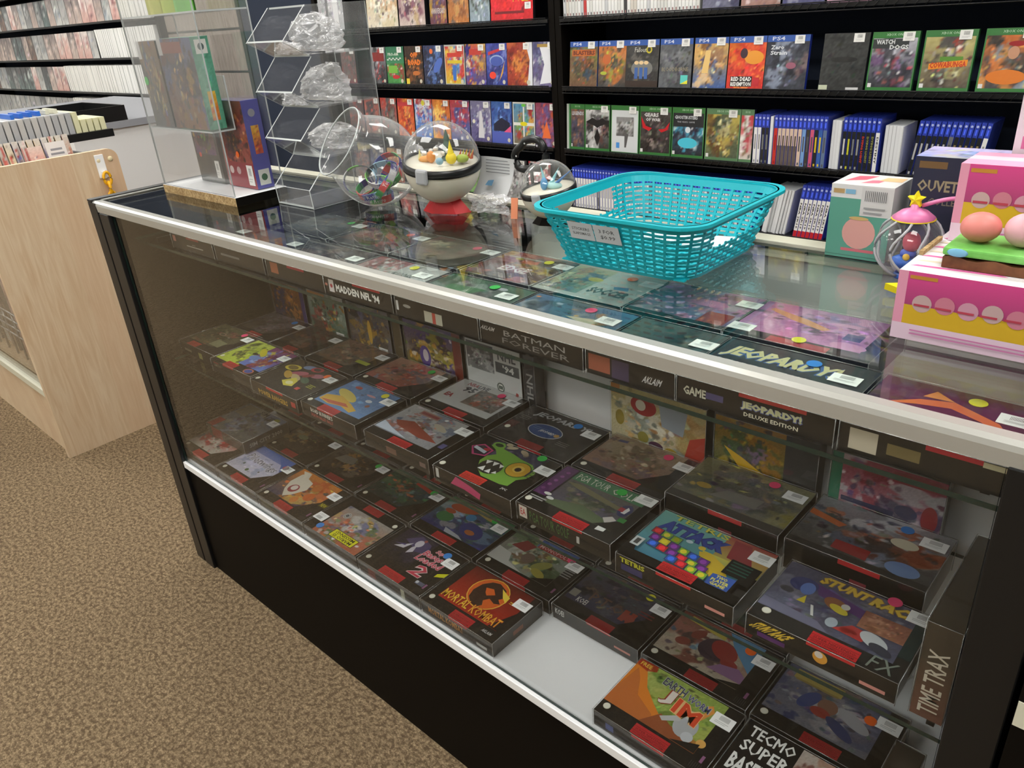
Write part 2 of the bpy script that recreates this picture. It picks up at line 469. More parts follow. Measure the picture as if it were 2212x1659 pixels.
def snes_box(label, x, y, z, ops, side=(), end=(), dot=None, dotpos=(.76, .74), lab=True, w=BW, d=BD, h=BH, flip=False, stand=False, lean=0.0,
             group='boxed video games in the glass display case', body=K, labpos=(.81, .68), name='boxed_video_game', protector=True, yaw=0.0):
    """box with its front-left-bottom corner at x,y,z when lying; standing boxes show the cover to the front"""
    t = thing(name, label, 'boxed video game', group=group)
    if stand:
        t.location = (x, y + h, z); t.rotation_euler = (math.pi / 2 + lean, 0, 0)
    elif flip:
        t.location = (x + w, y + d, z); t.rotation_euler = (0, 0, math.pi)
    else:
        t.location = (x, y, z); t.rotation_euler = (0, 0, yaw)
    mb = MB(); g = .0012
    mb.box(g, g, g, w - g, d - g, h - g, body)
    ink(mb, (g, g, h - g), (w - 2 * g, 0, 0), (0, d - 2 * g, 0), list(ops))
    if side: ink(mb, (g, g, g), (w - 2 * g, 0, 0), (0, 0, h - 2 * g), list(side))
    if end: ink(mb, (w - g, g, g), (0, d - 2 * g, 0), (0, 0, h - 2 * g), list(end))
    mb.build('carton', 'carton', t)
    if protector:
        protector_mesh(w, d, h, t)
    if lab: price_label(t, w * labpos[0] - .002, d * labpos[1], h + .0004)
    if dot: price_dot(t, w * dotpos[0], d * dotpos[1], h + .0004, dot)
    return t

def title_side(s, c, u0=.06, u1=.5, red=True, extra=()):
    o = [('t', s, u0, .3, u1, .68, c)]
    if red: o.append(('r', .38, .82, .68, 1, RED))
    o.append(('r', .82, .2, .93, .34, (150, 110, 104)))
    return o + list(extra)
def T(s, u0, v0, u1, v1, c, **k): return ('t', s, u0, v0, u1, v1, c, k)

# ================================================================== ROOM
def struct(name, mb, m): 
    o = mb.build(name, m); o['kind'] = 'structure'; return o
mb = MB(); mb.box(-9.2, -4.2, -.05, 5.2, 2.75, 0); struct('floor', mb, 'carpet')
mb = MB(); mb.box(-9.2, -4.2, 2.9, 5.2, 2.75, 2.95); struct('ceiling', mb, 'ceiling')
mb = MB(); mb.box(-9.2, 2.65, 0, 5.2, 2.75, 2.9); struct('wall_back', mb, 'paint')
mb = MB(); mb.box(-9.2, -4.2, 0, 5.2, -4.1, 2.9); struct('wall_front', mb, 'paint')
mb = MB(); mb.box(-9.2, -4.1, 0, -9.1, 2.65, 2.9); struct('wall_left', mb, 'paint')
mb = MB(); mb.box(5.1, -4.1, 0, 5.2, 2.65, 2.9); struct('wall_right', mb, 'paint')
for i, x in enumerate((-7.2, -4.8, -2.4, 0.0, 2.4)):
    for j, y in enumerate((-2.6, -.6, 1.25)):
        t = thing('ceiling_light', 'recessed fluorescent ceiling panel in %s row, %s' % (('front', 'middle', 'back')[j], ('above the far shelves', 'second from the far shelves', 'above the maple bin', 'above the display counter', 'behind the camera')[i]), 'ceiling light', (x, y, 2.9), group='ceiling light panels')
        mb = MB(); mb.box(-.63, -.33, -.02, .63, .33, -.0); mb.build('frame', 'white', t)
        mb = MB(); mb.box(-.6, -.3, -.028, .6, .3, -.0205); mb.build('diffuser', 'lamp', t)

# ================================================================== DISPLAY COUNTER
X0, X1, DEP, HT, ZD, Z1, Z2 = -.04, 1.765, .41, .965, .327, .572, .873
case = thing('display_counter', 'long glass-fronted display counter with black base and silver top edge', 'display counter', (0, 0, 0))
mb = MB(); mb.box(.0, .004, 0, 1.72, DEP, ZD - .012); mb.build('base_cabinet', 'black', case)
mb = MB(); mb.box(.05, .0, 0, 1.722, .004, ZD - .014); mb.build('kick_panel', 'black', case)
mb = MB(); mb.box(-.003, .006, ZD - .0115, 1.723, DEP - .012, ZD); mb.build('display_deck', 'whitelam', case)
mb = MB(); mb.box(.05, -.006, ZD - .013, 1.722, .0055, ZD + .004); mb.build('lower_front_trim', 'whitelam', case, bevel=.001)
# left end panel with grooved front post, right post
mb = MB(); mb.box(X0, .006, 0, X0 + .012, DEP, HT + .002); mb.build('end_panel', 'black', case)
mb = MB(); mb.box(X0, -.008, 0, X0 + .04, .006, HT - .002); mb.box(X0 + .046, -.008, 0, X0 + .092, .006, HT - .022); mb.box(X0 + .04, -.004, 0, X0 + .046, .006, HT - .02)
mb.box(X0, -.008, HT - .002, X0 + .022, .40, HT + .004)
mb.build('front_post', 'blackm', case, bevel=.0015)
mb = MB(); mb.box(1.722, -.008, 0, X1, .03, HT - .02); mb.box(1.724, .03, 0, X1, DEP, HT - .02); mb.build('front_post', 'blackm', case, bevel=.0015)
mb = MB(); mb.box(.0, DEP - .012, ZD, .90, DEP - .004, HT - .012); mb.build('sliding_door', 'black', case)
mb = MB(); mb.box(.86, DEP - .022, ZD, 1.72, DEP - .014, HT - .012); mb.build('sliding_door', 'white', case)
mb = MB(); mb.box(.055, .0, ZD + .005, 1.72, .004, HT - .024, fm={'l': 1, 'r': 1, 't': 1, 'b': 1}, mi=0); mb.build('front_glass', ['pane', 'glass_edge'], case)
mb = MB(); mb.box(X0 + .022, .010, HT - .008, X1 - .006, DEP - .03, HT - .0015, fm={'l': 1, 'r': 1, 'k': 1, 'f': 1}); mb.build('top_glass', ['pane_top', 'glass_edge'], case)
# aluminium front edge: rounded profile
mb = MB()
prof = [(.012, HT - .0012), (.012, HT), (-.002, HT + .0012), (-.0065, HT - .002), (-.0075, HT - .007), (-.0065, HT - .021), (-.001, HT - .023), (.004, HT - .022), (.004, HT - .009), (.012, HT - .009)]
n = len(prof); xs = (X0 + .012, X1)
vs = [(x, p[0], p[1]) for x in xs for p in prof]
mb.mesh(vs, [(i, (i + 1) % n, n + (i + 1) % n, n + i) for i in range(n)] + [tuple(range(n))[::-1], tuple(range(n, 2 * n))]); mb.build('front_edge_trim', 'alu', case)
mb = MB(); mb.box(X0 + .022, .0125, HT - .001, X0 + .032, .38, HT + .0012); mb.build('side_edge_trim', 'alu', case)
mb = MB(); mb.box(X0 + .022, DEP - .029, HT - .02, X1, DEP, HT + .003); mb.build('rear_edge_trim', 'cream', case, bevel=.001)
for nm, z, y0, y1 in (('glass_shelf', Z1, .062, .385), ('glass_shelf', Z2, .050, .345)):
    mb = MB(); mb.box(.0, y0, z - .006, 1.718, y1, z - .0002, fm={'l': 1, 'r': 1, 'k': 1, 'f': 1}); mb.build(nm, ['pane', 'glass_edge'], case)
for x in (.02, .88, 1.69):
    mb = MB(); mb.box(x, DEP - .034, ZD + .001, x + .014, DEP - .0225, HT - .03)
    for z in (Z1, Z2): mb.box(x + .003, .09, z - .017, x + .011, DEP - .034, z - .0062)
    mb.build('shelf_bracket', 'blackm', case)

G_IN = 'boxed cartridge games in the display counter'
z0 = ZD + .0006
def B(*a, **k):
    k.setdefault('group', G_IN); return snes_box(*a, **k)
# ---- deck, front row
B('boxed game with red and white armoured figure art, at far left of the lower deck', .012, .012, z0,
  art(11, [(200, 196, 186), (170, 60, 60), (90, 90, 96), (214, 210, 200), (130, 120, 112)], 34) + seal() + strip(), side=[('r', .38, .8, .68, 1, RED)], lab=False)
B('boxed game with pale blue cloudy cover and script lettering', .193, .012, z0,
  [('g', 0, .2, .84, 1, (188, 186, 210), (60, 100, 170)), ('s', 5, 14, [(206, 204, 220), (178, 178, 206), (200, 200, 214), (150, 160, 190)], .0, .2, .84, .8, .002),
   ('p', [(.45, 1), (.84, 1), (.84, .62), (.7, .8)], (66, 100, 168)), ('e', .4, .32, .03, (70, 110, 60)), ('e', .22, .42, .02, (70, 90, 70)), ('e', .6, .4, .015, (70, 90, 70)),
   T('Pilotwings', .1, .52, .78, .74, (120, 120, 134), shear=.1, o=(214, 214, 222), slope=-.04), ('p', [(.64, .19), (.841, .19), (.841, .5)], K)] + seal() + strip() + RIGHT,
  side=[('r', .38, .8, .68, 1, RED), ('r', .05, .2, .2, .6, (90, 90, 100))], dot='pink', dotpos=(.83, .78))
B('boxed game with white horned monster face beside orange figures on its cover', .374, .012, z0,
  art(13, [(60, 60, 90), (214, 130, 50), (150, 80, 40), (196, 160, 90), (70, 70, 110), (190, 90, 40)], 36) +
  [('p', [(.1, .86), (.2, .98), (.26, .84), (.4, .8), (.46, .6), (.38, .36), (.3, .24), (.18, .4), (.1, .6)], (216, 208, 190)), ('e', .28, .5, .08, (150, 50, 60)), ('e', .28, .52, .05, (220, 210, 200)),
   ('p', [(.05, .95), (.18, .98), (.2, .8)], (224, 216, 196)), ('e', .55, .75, .07, (190, 110, 50)), ('e', .62, .5, .08, (200, 100, 44)), ('e', .5, .3, .06, (210, 130, 60)), ('r', .86, .44, 1, .56, (60, 58, 20)), ('t', 'NEW', .88, .46, .98, .54, (200, 190, 40))] + seal() + strip() + RIGHT,
  side=[('r', .06, .2, .3, .7, (70, 66, 40)), ('r', .38, .8, .68, 1, RED)])
B('boxed game lying upside down with yellow title block, third from the front gap', .555, .012, z0,
  [('s', 17, 44, [(150, 146, 140), (186, 100, 70), (100, 100, 130), (176, 80, 56), (196, 190, 186), (90, 120, 70), (190, 160, 90)], .03, .2, .84, 1, .0018),
   ('p', [(.17, .93), (.6, .93), (.6, .74), (.17, .74)], K), ('r', .18, .75, .59, .92, (230, 226, 30)), ('t', 'MARIO IS', .22, .84, .55, .905, K), ('t', 'MISSING!', .22, .765, .55, .83, K),
   ('e', .7, .42, .052, (200, 200, 196)), ('e', .7, .42, .044, (80, 84, 90)), ('e', .7, .42, .036, (204, 204, 200)), ('e', .7, .42, .026, (80, 84, 90))] + seal() + strip(c=(160, 32, 40)),
  flip=True, side=[], end=[], labpos=(.86, .62), dot='blue', dotpos=(.8, .86))
B('boxed baseball game with pink script title and large number on black', .7365, .012, z0,
  [('s', 21, 10, [(20, 20, 24), (40, 36, 56), (24, 22, 30)], .05, .3, .55, 1, .002),
   ('p', [(.16, .78), (.3, .98), (.5, .9), (.56, .7), (.4, .64), (.3, .72)], (74, 66, 104)), ('e', .36, .82, .05, (196, 190, 200), .06), ('e', .39, .92, .022, (150, 80, 70)), ('p', [(.3, .78), (.26, .6), (.13, .56), (.24, .7)], (200, 196, 204)),
   ('p', [(.36, .78), (.4, .62), (.34, .54), (.33, .68)], (196, 190, 200)), ('p', [(.1, .62), (.24, .7), (.24, .66)], (90, 80, 130)),
   T('Super', .62, .8, .8, .9, (200, 70, 90), o=(230, 190, 196), shear=.15), T('Bases', .52, .67, .79, .79, (200, 60, 84), o=(230, 190, 196), shear=.1, slope=.02), T('Loaded', .5, .53, .86, .66, (200, 60, 84), o=(230, 190, 196), shear=.1, slope=.02),
   T('2', .62, .26, .8, .5, (200, 60, 84), o=(230, 200, 200), shear=.2), ('p', [(.9, .42), (1, .5), (1, .6), (.9, .5)], (210, 210, 30)), ('p', [(.8, .16), (.92, .16), (.92, .23), (.8, .23)], (90, 96, 120)), ('e', .82, .2, .02, (200, 206, 214))] + seal() + strip(.34, .68) + RIGHT,
  side=[('r', .15, .1, .28, .7, (110, 50, 44)), ('r', .7, 0, .76, .7, (180, 180, 160))], dot='blue', dotpos=(.77, .87))
MKOPS = [('g', .1, .2, .92, 1, (176, 40, 20), (96, 22, 14)), ('e', .50, .66, .225, (232, 190, 70)), ('e', .50, .66, .215, (214, 96, 30)),
         ('p', [(.42, .88), (.5, .92), (.62, .86), (.68, .74), (.64, .66), (.70, .60), (.64, .56), (.56, .60), (.52, .52), (.56, .44), (.52, .36), (.44, .38), (.36, .46), (.33, .60), (.35, .76)], (54, 30, 20)),
         ('p', [(.42, .74), (.5, .78), (.57, .70), (.5, .62), (.46, .66)], (214, 96, 30)), ('p', [(.57, .86), (.72, .78), (.73, .66), (.66, .72)], (236, 206, 70)),
         T('MORTAL', .11, .235, .47, .40, (246, 196, 60), o=(150, 50, 20), slope=.0),          ('r', .76, .72, .88, .735, (230, 190, 60)), ('r', .76, .69, .86, .7, (230, 190, 60)), ('p', [(.80, .2), (.925, .2), (.925, .62)], K), ('r', .93, .2, 1, 1, (26, 22, 20)), T('KOMBAT', .51, .225, .89, .39, (240, 170, 50), o=(150, 50, 20)),
         T('AKlaim', .8, .08, .92, .13, (220, 220, 220), shear=.1)]
MKOPS[-1] = T('AKLAIM', .8, .08, .92, .13, (220, 220, 220), shear=.1)
B('boxed fighting game with round dragon emblem on red, beside the empty deck space', .9165, .012, z0, MKOPS + seal() + strip(.4, .68) ,
  side=[T('MORTAL KOMBAT', .1, .3, .6, .75, (190, 130, 50)), ('r', .4, .84, .66, 1, RED), ('r', .78, .2, .92, .4, (190, 190, 186))], end=[('r', .4, .3, .6, .6, (120, 60, 30))])
EJ = [('g', 0, .2, .86, 1, (190, 120, 50), (110, 140, 60)), ('s', 31, 26, [(120, 150, 66), (150, 170, 80), (140, 150, 60), (110, 130, 60), (170, 170, 90)], .12, .36, .86, 1, .002),
      ('p', [(0, .2), (0, .95), (.06, 1), (.14, .84), (.22, .66), (.36, .5), (.5, .36), (.6, .2)], (222, 130, 40)), ('p', [(0, .4), (.04, .86), (.12, .72), (.2, .5), (.4, .36), (.46, .2), (0, .2)], (196, 110, 50)),
      ('p', [(.35, .2), (.46, .44), (.58, .36), (.86, .3), (.86, .2)], (150, 80, 44)),
      ('e', .68, .46, .10, (176, 178, 180), .12), ('e', .74, .34, .05, (196, 200, 204)), ('e', .66, .62, .05, (190, 194, 196)), ('p', [(.62, .48), (.5, .36), (.46, .4), (.6, .56)], (190, 190, 190)),
      ('p', [(.74, .6), (.8, .82), (.76, .9), (.72, .86), (.75, .78), (.69, .64)], (226, 150, 70)), ('e', .86, .36, .04, (224, 170, 90)),
      T('EARTH', .3, .82, .52, .94, (56, 60, 84), o=(170, 176, 160), slope=-.03), T('WORM', .55, .78, .76, .88, (70, 76, 120), o=(190, 190, 186), slope=-.03), T('J', .36, .56, .47, .80, (226, 216, 206), o=(150, 60, 40), b=.03), T('IM', .5, .54, .74, .76, (214, 74, 40), o=(240, 190, 130), b=.03, slope=-.05),
      ('p', [(0, .9), (0, 1), (.18, 1), (.2, .92), (.12, .86)], (200, 50, 34)), T('FREE', .03, .91, .14, .97, (236, 200, 70)),
      ('p', [(.64, .2), (.861, .2), (.861, .34)], K)]
B('boxed game with green and orange cartoon cover and bold red title, nearest front corner', 1.295, .012, z0, EJ + seal() + strip(.36, .68) + RIGHT, side=[('r', .12, .2, .2, .6, (90, 100, 150)), ('r', .38, .8, .68, 1, RED)])
B('boxed baseball game with white serif title on black, partly past the frame', 1.477, .012, z0,
  [('r', .45, .3, 1, 1, (150, 110, 96)), ('s', 33, 30, [(150, 110, 96), (190, 180, 170), (110, 70, 60), (170, 130, 110)], .45, .2, 1, 1, .0018),
   T('TECMO', .05, .8, .42, .96, W, b=.02), T('SUPER', .05, .58, .43, .75, W, b=.02), T('BASEBALL', .04, .28, .5, .52, W, b=.03)] + seal(), w=.176, lab=False)
# ---- deck, second row
PAL = dict(dark=[(40, 36, 36), (70, 56, 50), (96, 70, 60), (50, 50, 60), (120, 100, 84)], jungle=[(30, 60, 50), (60, 90, 60), (110, 70, 50), (50, 80, 90), (150, 90, 60), (40, 40, 60)],
           metal=[(60, 64, 70), (110, 110, 112), (140, 120, 90), (90, 60, 50), (44, 44, 52)])
zb = z0
B('boxed game with dim yellow logo and dark cover, behind the cloudy cover box', .193, .145, zb, art(41, [(44, 38, 34), (80, 70, 54), (120, 96, 60), (60, 50, 44)], 24) + [('e', .3, .6, .1, (110, 116, 90), .05), ('r', .05, .66, .2, .74, (120, 116, 100))] + seal() + strip(c=(150, 36, 42)), lab=True)
B('boxed game with red zigzag logo and grey beasts on a dark cover', .374, .145, zb, art(42, [(40, 34, 30), (110, 100, 90), (80, 60, 40), (150, 110, 60), (50, 46, 44)], 30) + [('p', [(.1, .5), (.16, .7), (.4, .74), (.46, .56), (.3, .5)], (120, 116, 110))] + seal() + strip(c=(150, 36, 42)) + RIGHT, dot='green', dotpos=(.78, .8))
B('boxed game with dark blue green swamp battle cover and red title', .555, .145, zb, art(43, [(30, 50, 50), (40, 80, 60), (70, 90, 110), (150, 80, 50), (60, 100, 70)], 34) + [('p', [(.45, .92), (.84, .84), (.84, .76), (.45, .84)], (170, 60, 50))] + seal() + strip(c=(160, 40, 46)) + RIGHT, dot='green', dotpos=(.8, .82))
EVO = [('s', 45, 30, [(50, 60, 120), (60, 110, 70), (110, 140, 170), (180, 180, 190), (40, 50, 90)], 0, .2, 1, 1, .0016), ('e', .3, .84, .2, (176, 84, 56), .08, .2), ('e', .2, .5, .12, (56, 120, 70), .09), ('e', .18, .66, .08, (170, 80, 50), .04),
       ('e', .66, .46, .18, (54, 64, 130), .12, -.3), ('e', .66, .42, .07, (190, 110, 60), .04), ('e', .48, .72, .07, (60, 130, 180), .06), ('p', [(.36, .3), (.6, .26), (.7, .2), (.4, .2)], (190, 196, 206)), ('e', .6, .9, .2, (170, 150, 90), .04, -.15)]
B('boxed game showing a blue fish and orange reptiles, two behind the script title box', .7365, .145, zb, EVO + strip(.34, .66) , dot='green', dotpos=(.76, .88))
MON = [('s', 47, 34, [(150, 160, 150), (90, 110, 80), (180, 180, 170), (120, 90, 60), (70, 80, 60), (200, 190, 120)], 0, .2, .84, 1, .0016), ('g', .34, .82, .84, 1, (90, 120, 170), (60, 90, 150)), ('p', [(0, .2), (0, .5), (.2, .46), (.26, .3), (.5, .2)], (206, 206, 200)),
       ('p', [(.1, .62), (.2, .84), (.36, .8), (.3, .6)], (140, 60, 60)), ('e', .4, .52, .08, (120, 100, 90)), ('e', .6, .5, .12, (150, 150, 80), .06, .8), ('e', .64, .34, .1, (170, 160, 70), .05, -.3), ('r', .36, .80, .80, .92, (160, 50, 50)), T('MONOPOLY', .38, .82, .78, .90, (230, 190, 190)), ('p', [(.62, .2), (.841, .2), (.841, .4)], K)]
B('boxed board game title with white and green cover, behind the dragon emblem box', .925, .145, zb, MON + seal() + strip(c=(170, 36, 42)) + RIGHT + [('r', .84, .5 + .05 * i, .96, .52 + .05 * i, (150, 150, 150)) for i in range(4)], dot='pink', dotpos=(.8, .86), side=[('r', .36, .6, .68, 1, RED)])
KO = [('s', 49, 26, [(40, 44, 74), (70, 74, 84), (100, 84, 70), (50, 46, 50), (34, 36, 56)], .02, .22, .84, 1, .0018), T('P.T.O.', .24, .36, .66, .54, (96, 70, 60), b=.02), T('II', .62, .3, .76, .52, (150, 60, 44), b=.04), ('e', .7, .4, .07, (150, 60, 50), .05),
      ('p', [(.03, .3), (.12, .3), (.12, .44), (.03, .44)], (130, 130, 120)), T('KOEI', .15, .24, .27, .34, (220, 220, 216)), ('p', [(.66, .2), (.841, .2), (.841, .5)], K), ('r', .74, .6, .9, .62, (120, 40, 40)), ('r', .74, .54, .9, .56, (120, 40, 40))]
B('boxed strategy game with dark blue battlefield cover, behind the empty deck space', 1.107, .145, zb, KO + strip(.4, .68, (150, 30, 36)), dot='yellow', dotpos=(.72, .9), side=[T('KOEI', .03, .4, .14, .8, (210, 210, 206)), ('r', .74, .3, .92, .44, (190, 120, 110)), ('r', .42, .9, .7, 1, RED)])
SP = [('s', 51, 30, [(190, 180, 160), (120, 60, 50), (160, 150, 130), (80, 60, 60), (90, 130, 170)], .02, .2, .84, 1, .0016), ('p', [(.5, 1), (.84, 1), (.84, .5), (.6, .8)], (86, 140, 180)), ('e', .5, .62, .17, (60, 44, 60), .14, .4), ('e', .56, .66, .14, (150, 44, 44), .1, -.5), ('e', .66, .5, .08, (150, 50, 50), .05),
      ('p', [(.52, .3), (.6, .44), (.76, .5), (.84, .42), (.84, .3)], (150, 110, 150)), ('e', .28, .72, .08, (130, 60, 50), .05, 1), ('e', .2, .5, .07, (140, 70, 60), .05, .4), ('p', [(.64, .2), (.841, .2), (.841, .3)], K)]
SP.append(('p', [(.12, .88), (.5, .82), (.5, .9), (.12, .97)], (186, 170, 70)))
B('boxed game with blue, red and cream comic cover, second from right in second deck row', 1.290, .145, zb, SP + seal() + strip(.42, .7, (150, 34, 38)) + RIGHT, dot='orange', dotpos=(.74, .84))
FB = [('s', 53, 34, [(120, 120, 130), (80, 84, 110), (150, 146, 150), (110, 90, 80), (60, 70, 110)], .02, .2, .86, 1, .0016), ('r', .1, .82, .5, .97, (176, 156, 80)), ('e', .3, .6, .12, (60, 76, 130), .06, 1.1), ('e', .45, .62, .08, (140, 100, 80)), ('e', .42, .5, .08, (160, 60, 50), .05), ('e', .6, .4, .14, (56, 66, 110), .05, -.5), ('e', .66, .6, .15, (170, 170, 176), .06, -.4), ('r', .12, .8, .48, .83, (150, 130, 70))]
B('boxed football game with muted blue and grey player cover, rightmost in second deck row', 1.473, .145, zb, FB + seal() + strip(.4, .7, (160, 36, 40)), dot='orange', dotpos=(.76, .72))
for i, (x, c) in enumerate([(.02, 'jungle'), (.20, 'metal'), (.38, 'dark'), (.56, 'jungle'), (.74, 'dark'), (.925, 'metal'), (1.107, 'dark'), (1.29, 'jungle')]):
    B('boxed game with %s cover in the rear deck row, %s from the left' % (dict(jungle='murky green', metal='smoky grey', dark='dark brown')[c], ('first', 'second', 'third', 'fourth', 'fifth', 'sixth', 'seventh', 'eighth')[i]), x, .278, zb,
      art(60 + i, PAL[c], 26) + ([('p', [(.3, .9), (.5, .98), (.8, .8), (.7, .7), (.55, .86)], (200, 70, 40))] if i == 2 else []) + seal() + strip(c=(160, 36, 42)), h=.031, d=.094)
B('grey boxed city building game stacked on other boxes at far left of the deck', .028, .085, z0 + .0335,
  [('s', 71, 30, [(84, 84, 80), (110, 120, 140), (70, 70, 66), (130, 130, 120), (60, 70, 100)], .0, .0, 1, 1, .0018), ('r', .02, .6, .3, .98, (120, 116, 100)), T('SIM', .4, .86, .6, .97, (50, 50, 50)), T('CITY', .64, .8, .84, .92, (50, 50, 50)), ('r', 0, 0, .16, .3, (140, 40, 40)), ('e', .84, .9, .06, (150, 156, 60), .04)] , body=(58, 56, 50),
  end=[T('SIM CITY 2000', .12, .3, .85, .65, (186, 186, 180))], side=[('r', .1, .0, .4, .9, (130, 36, 38))], lab=True)
# upright spine-out boxes against the right post
def spine_box(label, x, y, z, w, d, h, ops, col):
    t = thing('boxed_video_game', label, 'boxed video game', (x, y, z), group=G_IN)
    mb = MB(); mb.box(.001, .001, .0005, w - .001, d - .001, h - .001, col); ink(mb, (.001, .001, .0005), (w - .002, 0, 0), (0, 0, h - .0015), ops); mb.build('carton', 'carton', t)
    protector_mesh(w, d, h, t)
spine_box('boxed game standing on edge with pale vertical spine title on the middle shelf', 1.676, .078, Z1 + .0006, .034, .176, .129, [('g', 0, 0, 1, .62, (110, 72, 60), (70, 58, 46)), T('TIME TRAX', .2, .06, .8, .74, (214, 206, 190), rot=90)], (60, 52, 42))
spine_box('boxed game standing on edge with thin orange spine lines at the deck corner', 1.660, .020, z0, .034, .12, .129, [('r', 0, 0, 1, 1, (56, 46, 36))] + [('r', .15, .2 + .06 * k, .85, .22 + .06 * k, (176, 110, 50)) for k in range(9)], (56, 46, 36))

# ---- middle shelf, front row
za = Z1 + .0006
yr = .082
B('boxed game with mossy green cover at far left of the middle shelf', -.02, yr + .012, za, art(81, [(70, 66, 50), (84, 80, 56), (110, 100, 80), (54, 60, 40), (120, 60, 50)], 26) + [('e', .36, .66, .08, (150, 120, 110), .035), ('e', .36, .66, .06, (74, 66, 54), .025), ('r', .5, .24, .75, .46, (120, 120, 90))] + strip(.2, .45, (170, 40, 40)), dot='pink', dotpos=(.7, .86), side=[('r', .1, .3, .3, .5, (120, 120, 110)), ('r', .5, .1, .6, .6, (150, 150, 90))])
YG = [('s', 83, 26, [(176, 190, 60), (196, 206, 90), (150, 160, 60), (60, 60, 30)], 0, .1, .5, 1, .0016), ('s', 84, 30, [(90, 120, 190), (130, 60, 110), (120, 150, 200), (210, 200, 60), (150, 70, 60)], .45, .2, .96, 1, .0016), ('e', .46, .72, .14, (214, 200, 50), .05, -.6), ('e', .5, .5, .1, (110, 140, 200), .06), ('e', .4, .6, .05, (60, 50, 40), .03), ('e', .82, .1, .09, (190, 110, 80), .06), ('e', .82, .1, .07, (60, 80, 150), .045)]
B('boxed game with lime green and blue cartoon cover on the middle shelf', .157, yr, za, YG + strip(.3, .56) + [('e', .05, .2, .03, (226, 224, 200))], dot=None, side=[T('GAME BOY', .05, .45, .24, .7, (120, 116, 108)), ('r', .05, .74, .18, .84, (130, 40, 40)), ('r', .3, .85, .56, 1, RED)])
PR = [('s', 85, 16, [(30, 28, 26), (60, 50, 40), (44, 36, 30)], 0, .1, 1, 1, .002), ('e', .16, .72, .13, (200, 180, 60), .07, .2), ('e', .16, .72, .09, (120, 100, 50), .05), ('e', .36, .88, .1, (110, 130, 170), .05, .3), ('e', .5, .9, .1, (190, 60, 70), .06, .2), ('e', .5, .9, .06, (60, 50, 50), .035),
      ('e', .66, .74, .1, (180, 110, 130), .055, .3), ('e', .38, .62, .14, (180, 90, 110), .06, .5), ('e', .44, .5, .12, (200, 176, 130), .05, -.3), ('p', [(.36, .3), (.46, .5), (.56, .44), (.62, .26), (.5, .2)], (214, 200, 70)), ('e', .5, .32, .06, (226, 220, 170), .04), ('e', .62, .52, .1, (70, 100, 80), .05, -.4), ('e', .28, .5, .12, (190, 150, 60), .05, -.5), ('e', .55, .66, .08, (150, 60, 60), .04, .8),
      ('r', .78, .46, .9, .48, (170, 170, 60)), ('r', .78, .42, .88, .44, (170, 170, 60)), ('r', .78, .38, .9, .4, (170, 170, 60)), ('r', .7, .22, .77, .3, (200, 60, 60))]
B('boxed action game with yellow and pink figures and gold side lettering, middle shelf', .341, yr - .006, za, PR + seal(.05, .1), dot='orange', dotpos=(.78, .82), side=[T('POWER RANGERS', .14, .15, .78, .55, (200, 160, 60), b=.03), ('r', .34, .8, .7, 1, RED), ('r', .86, .3, .95, .7, (190, 60, 60))], end=[T('POWER', .1, .3, .6, .7, (200, 160, 60))])
RR = [('g', .08, .16, .92, 1, (90, 130, 180), (80, 120, 170)), ('s', 87, 14, [(96, 134, 184), (84, 122, 172), (110, 146, 190)], .08, .3, .92, 1, .002), ('e', .34, .56, .22, (220, 196, 90), .07, -.3), ('p', [(.1, .4), (.3, .5), (.56, .4), (.74, .3), (.7, .2), (.5, .26), (.3, .2), (.1, .24)], (216, 170, 60)), ('p', [(.12, .26), (.5, .36), (.6, .3), (.3, .22)], (190, 90, 60)), ('e', .3, .84, .06, (170, 70, 60), .03), ('e', .68, .62, .05, (210, 220, 230), .03), ('e', .6, .76, .08, (200, 150, 160), .02), ('e', .76, .5, .03, (140, 90, 70), .03)]
B('boxed cartoon game with sky blue and yellow cover and red side label, middle shelf', .524, yr, za, RR + seal(.05, .12) + strip(.3, .62), dot='yellow', dotpos=(.74, .88), side=[T("ROAD RUNNER'S", .16, .5, .58, .82, (220, 220, 216), b=.03), T('DEATH VALLEY RALLY', .16, .2, .58, .44, (200, 90, 90)), ('r', .3, .88, .6, 1, RED)], end=[('r', .1, .3, .5, .6, (60, 60, 60))])
SNW = [('s', 89, 36, [(140, 140, 146), (180, 178, 176), (110, 120, 140), (150, 90, 80), (170, 170, 176)], 0, .18, .86, 1, .0016), ('p', [(.1, .5), (.3, .62), (.7, .44), (.84, .36), (.6, .32), (.2, .4)], (150, 70, 56)), ('p', [(0, .4), (.2, .3), (.5, .2), (0, .2)], (190, 200, 214)), ('e', .64, .7, .12, (190, 180, 160), .04, -.3), ('r', .2, .82, .5, .94, (160, 120, 110)), ('r', .22, .85, .48, .91, (140, 60, 60))]
B('boxed game with grey snowy river rapids cover, middle shelf', .727, yr, za, SNW + strip(.36, .66) + [('p', [(.9, .3), (.97, .3), (.97, .42), (.9, .42)], (90, 90, 140))], labpos=(.83, .72), side=[('r', .34, .2, .5, .6, (110, 80, 70)), ('r', .86, .3, .95, .6, (120, 100, 96))], end=[('r', .1, .3, .5, .6, (60, 60, 60))])
